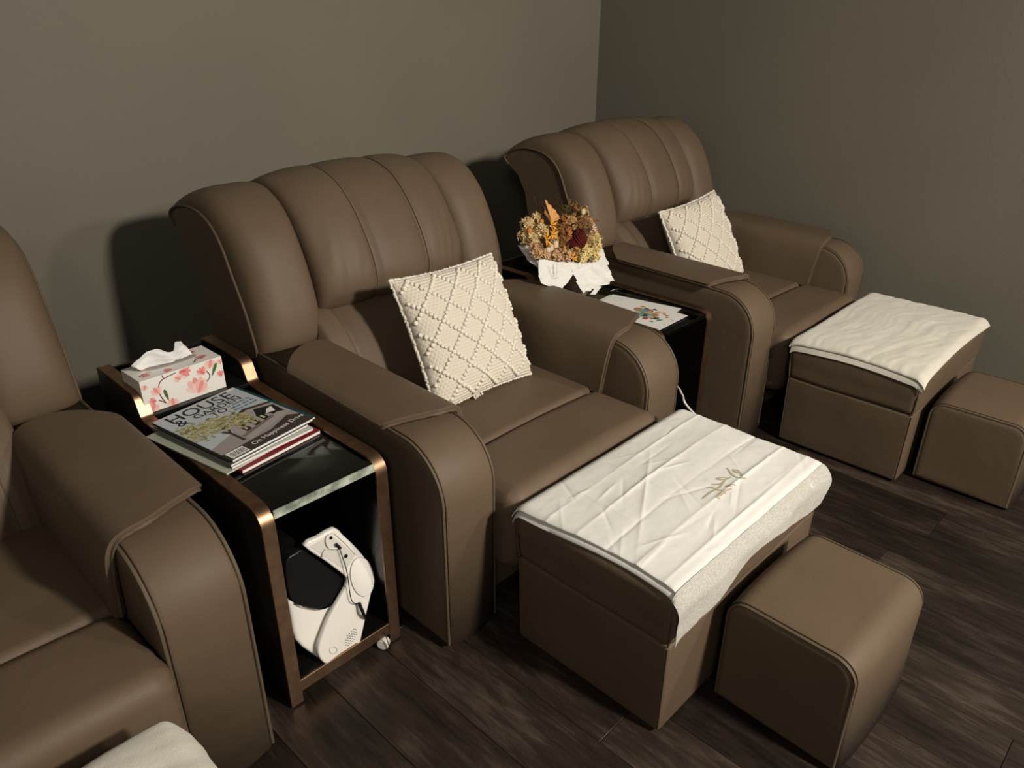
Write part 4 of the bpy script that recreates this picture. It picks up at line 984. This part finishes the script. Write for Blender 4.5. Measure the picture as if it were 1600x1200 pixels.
for (x, y, d, r_, ci, n_, fs) in ((824, 352, 1.95, .026, 0, 34, .013), (837, 343, 1.97, .026, 0, 34, .013), (819, 369, 1.94, .024, 0, 30, .013), (846, 360, 1.91, .026, 0, 34, .012), (832, 372, 1.91, .028, 0, 36, .013),
        (838, 392, 1.88, .028, 4, 44, .011), (850, 399, 1.87, .024, 4, 34, .011), (832, 385, 1.90, .022, 4, 30, .011), (868, 401, 1.85, .026, 4, 40, .012), (884, 400, 1.85, .024, 4, 38, .011), (876, 392, 1.87, .022, 1, 30, .010),
        (914, 396, 1.85, .030, 3, 54, .012), (926, 400, 1.84, .026, 3, 46, .012), (908, 406, 1.84, .022, 3, 34, .012), (932, 388, 1.87, .022, 3, 30, .012),
        (884, 332, 1.97, .030, 5, 44, .010), (896, 330, 1.98, .030, 2, 50, .009), (910, 334, 1.96, .030, 1, 56, .008), (878, 346, 1.94, .028, 6, 50, .009), (892, 348, 1.92, .030, 1, 54, .009), (906, 352, 1.92, .030, 2, 56, .008), (920, 350, 1.92, .026, 1, 46, .008), (872, 362, 1.91, .026, 2, 44, .009), (884, 366, 1.89, .028, 6, 46, .009), (880, 380, 1.88, .026, 2, 44, .009),
        (924, 366, 1.90, .026, 4, 40, .010), (931, 374, 1.88, .022, 3, 30, .011), (918, 380, 1.87, .022, 1, 34, .009), (866, 374, 1.90, .024, 1, 34, .009), (856, 386, 1.88, .022, 2, 30, .009), (898, 392, 1.86, .022, 1, 34, .010)):
    cluster('flower_head', x, y, d, r_, CR[ci], n_, fs)
# pleated palm spear
sp = [(851, 312), (856, 318), (863, 325), (870, 333), (874, 342), (866, 347), (860, 349), (855, 342), (850, 333), (849, 322)]
ct = L(px(862, 346, y=1.90)); Pq = [L(px(a, b, y=1.92)) for a, b in sp]
V = [ct]; F = []
fan = []
for i in range(len(Pq) - 1):
    fan += [Pq[i], (Pq[i] + Pq[i + 1]) / 2 + Vector((0, -0.006, 0.002))]
fan.append(Pq[-1]); V += fan; F = [(0, i, i + 1) for i in range(1, len(fan))]
mk('palm_spear', V, F, flat('palm_tan', (0.62, 0.31, 0.11), 0.7, 0.15), bq, smooth=False, recalc=False)
# banksia head: bristly dark red cone
def banksia(x, y, d, rx, rz):
    c = L(px(x, y, y=d)); V, F = [], []
    nu_, nv_ = 26, 16
    for i in range(nu_):
        for j in range(nv_):
            th = 2 * math.pi * i / nu_; ph = math.pi * j / (nv_ - 1); b_ = 1 + (0.09 if (i + j) % 2 else -0.03)
            V.append(c + Vector((rx * b_ * math.sin(ph) * math.cos(th), rx * b_ * math.sin(ph) * math.sin(th), rz * b_ * math.cos(ph))))
    return mk('banksia_head', V, grid_faces(nu_, nv_, closed_u=True), flat('banksia_red', (0.085, 0.010, 0.009), 0.8, 0.15), bq, smooth=False)
banksia(905, 374, 1.862, 0.028, 0.038); banksia(895, 381, 1.875, 0.018, 0.024)
def petals(x, y, d, n_, Lg, mat, up=0.6, name='dried_bloom'):
    c = L(px(x, y, y=d)); V, F = [], []
    for k in range(n_):
        a = 2 * math.pi * k / n_ + rf.uniform(-.2, .2); e = Vector((math.cos(a), -0.5 + 0.3 * math.sin(a), up * 0.5 + math.sin(a))).normalized(); s_ = e.cross(Vector((0, -1, 0.3))).normalized() * Lg * 0.16; off = len(V)
        V += [c, c + e * Lg * .5 + s_ + Vector((0, -0.004, 0)), c + e * Lg, c + e * Lg * .5 - s_ + Vector((0, -0.004, 0))]; F.append((off, off + 1, off + 2, off + 3))
    return mk(name, V, F, mat, bq, smooth=False, recalc=False)
YEL = flat('bloom_yellow', (0.72, 0.36, 0.05), 0.7, 0.15); ORG_ = flat('bud_orange', (0.55, 0.19, 0.05), 0.6, 0.2); POD = flat('pod_cream', (0.66, 0.52, 0.36), 0.7, 0.15)
petals(861, 352, 1.885, 6, 0.030, YEL); petals(853, 374, 1.87, 5, 0.040, YEL); petals(862, 366, 1.87, 5, 0.032, YEL); petals(894, 403, 1.835, 6, 0.026, YEL); petals(888, 366, 1.865, 6, 0.018, ORG_); petals(926, 356, 1.89, 7, 0.020, POD)
for (x, y, d, r_, m_) in ((827, 361, 1.91, .010, ORG_), (846, 347, 1.92, .009, ORG_), (860, 387, 1.86, .012, POD), (868, 382, 1.86, .012, POD), (856, 391, 1.86, .010, POD), (911, 331, 1.93, .010, POD)):
    rbox('seed_pod', tuple(L(px(x, y, y=d))), (r_, r_ * .8, r_ * 1.2), r_ * 0.72, m_, bq, arc=4)
TW = flat('twig', (0.05, 0.03, 0.018), 0.8, 0.1)
for (x0, y0, x1, y1) in ((848, 345, 832, 309), (850, 340, 843, 312), (866, 340, 868, 308), (872, 340, 876, 316), (890, 335, 889, 312), (905, 335, 918, 322), (915, 350, 936, 344), (920, 360, 941, 366), (830, 350, 822, 336), (895, 335, 900, 316)):
    a, b = L(px(x0, y0, y=1.94)), L(px(x1, y1, y=1.97)); m_ = (a + b) / 2 + Vector((0.006, 0, 0.004))
    tube('twig', [a, m_, b], [0.0016, 0.0012, 0.0008], TW, bq, 5)
    V, F = [], []
    for k in range(7):
        p = m_.lerp(b, k / 6) + Vector((rf.uniform(-.006, .006), rf.uniform(-.006, .006), rf.uniform(-.004, .004)))
        vv, ff = rbox_data((.0028, .0028, .0036), .0022, (1, 1, 1), 1); off = len(V); V += [np.array(p) + v for v in vv]; F += [tuple(off + i for i in f) for f in ff]
    o = mk('twig_buds', V, F, CR[2] if x0 > 880 else TW, bq, weld=1e-6); o['kind'] = 'stuff'
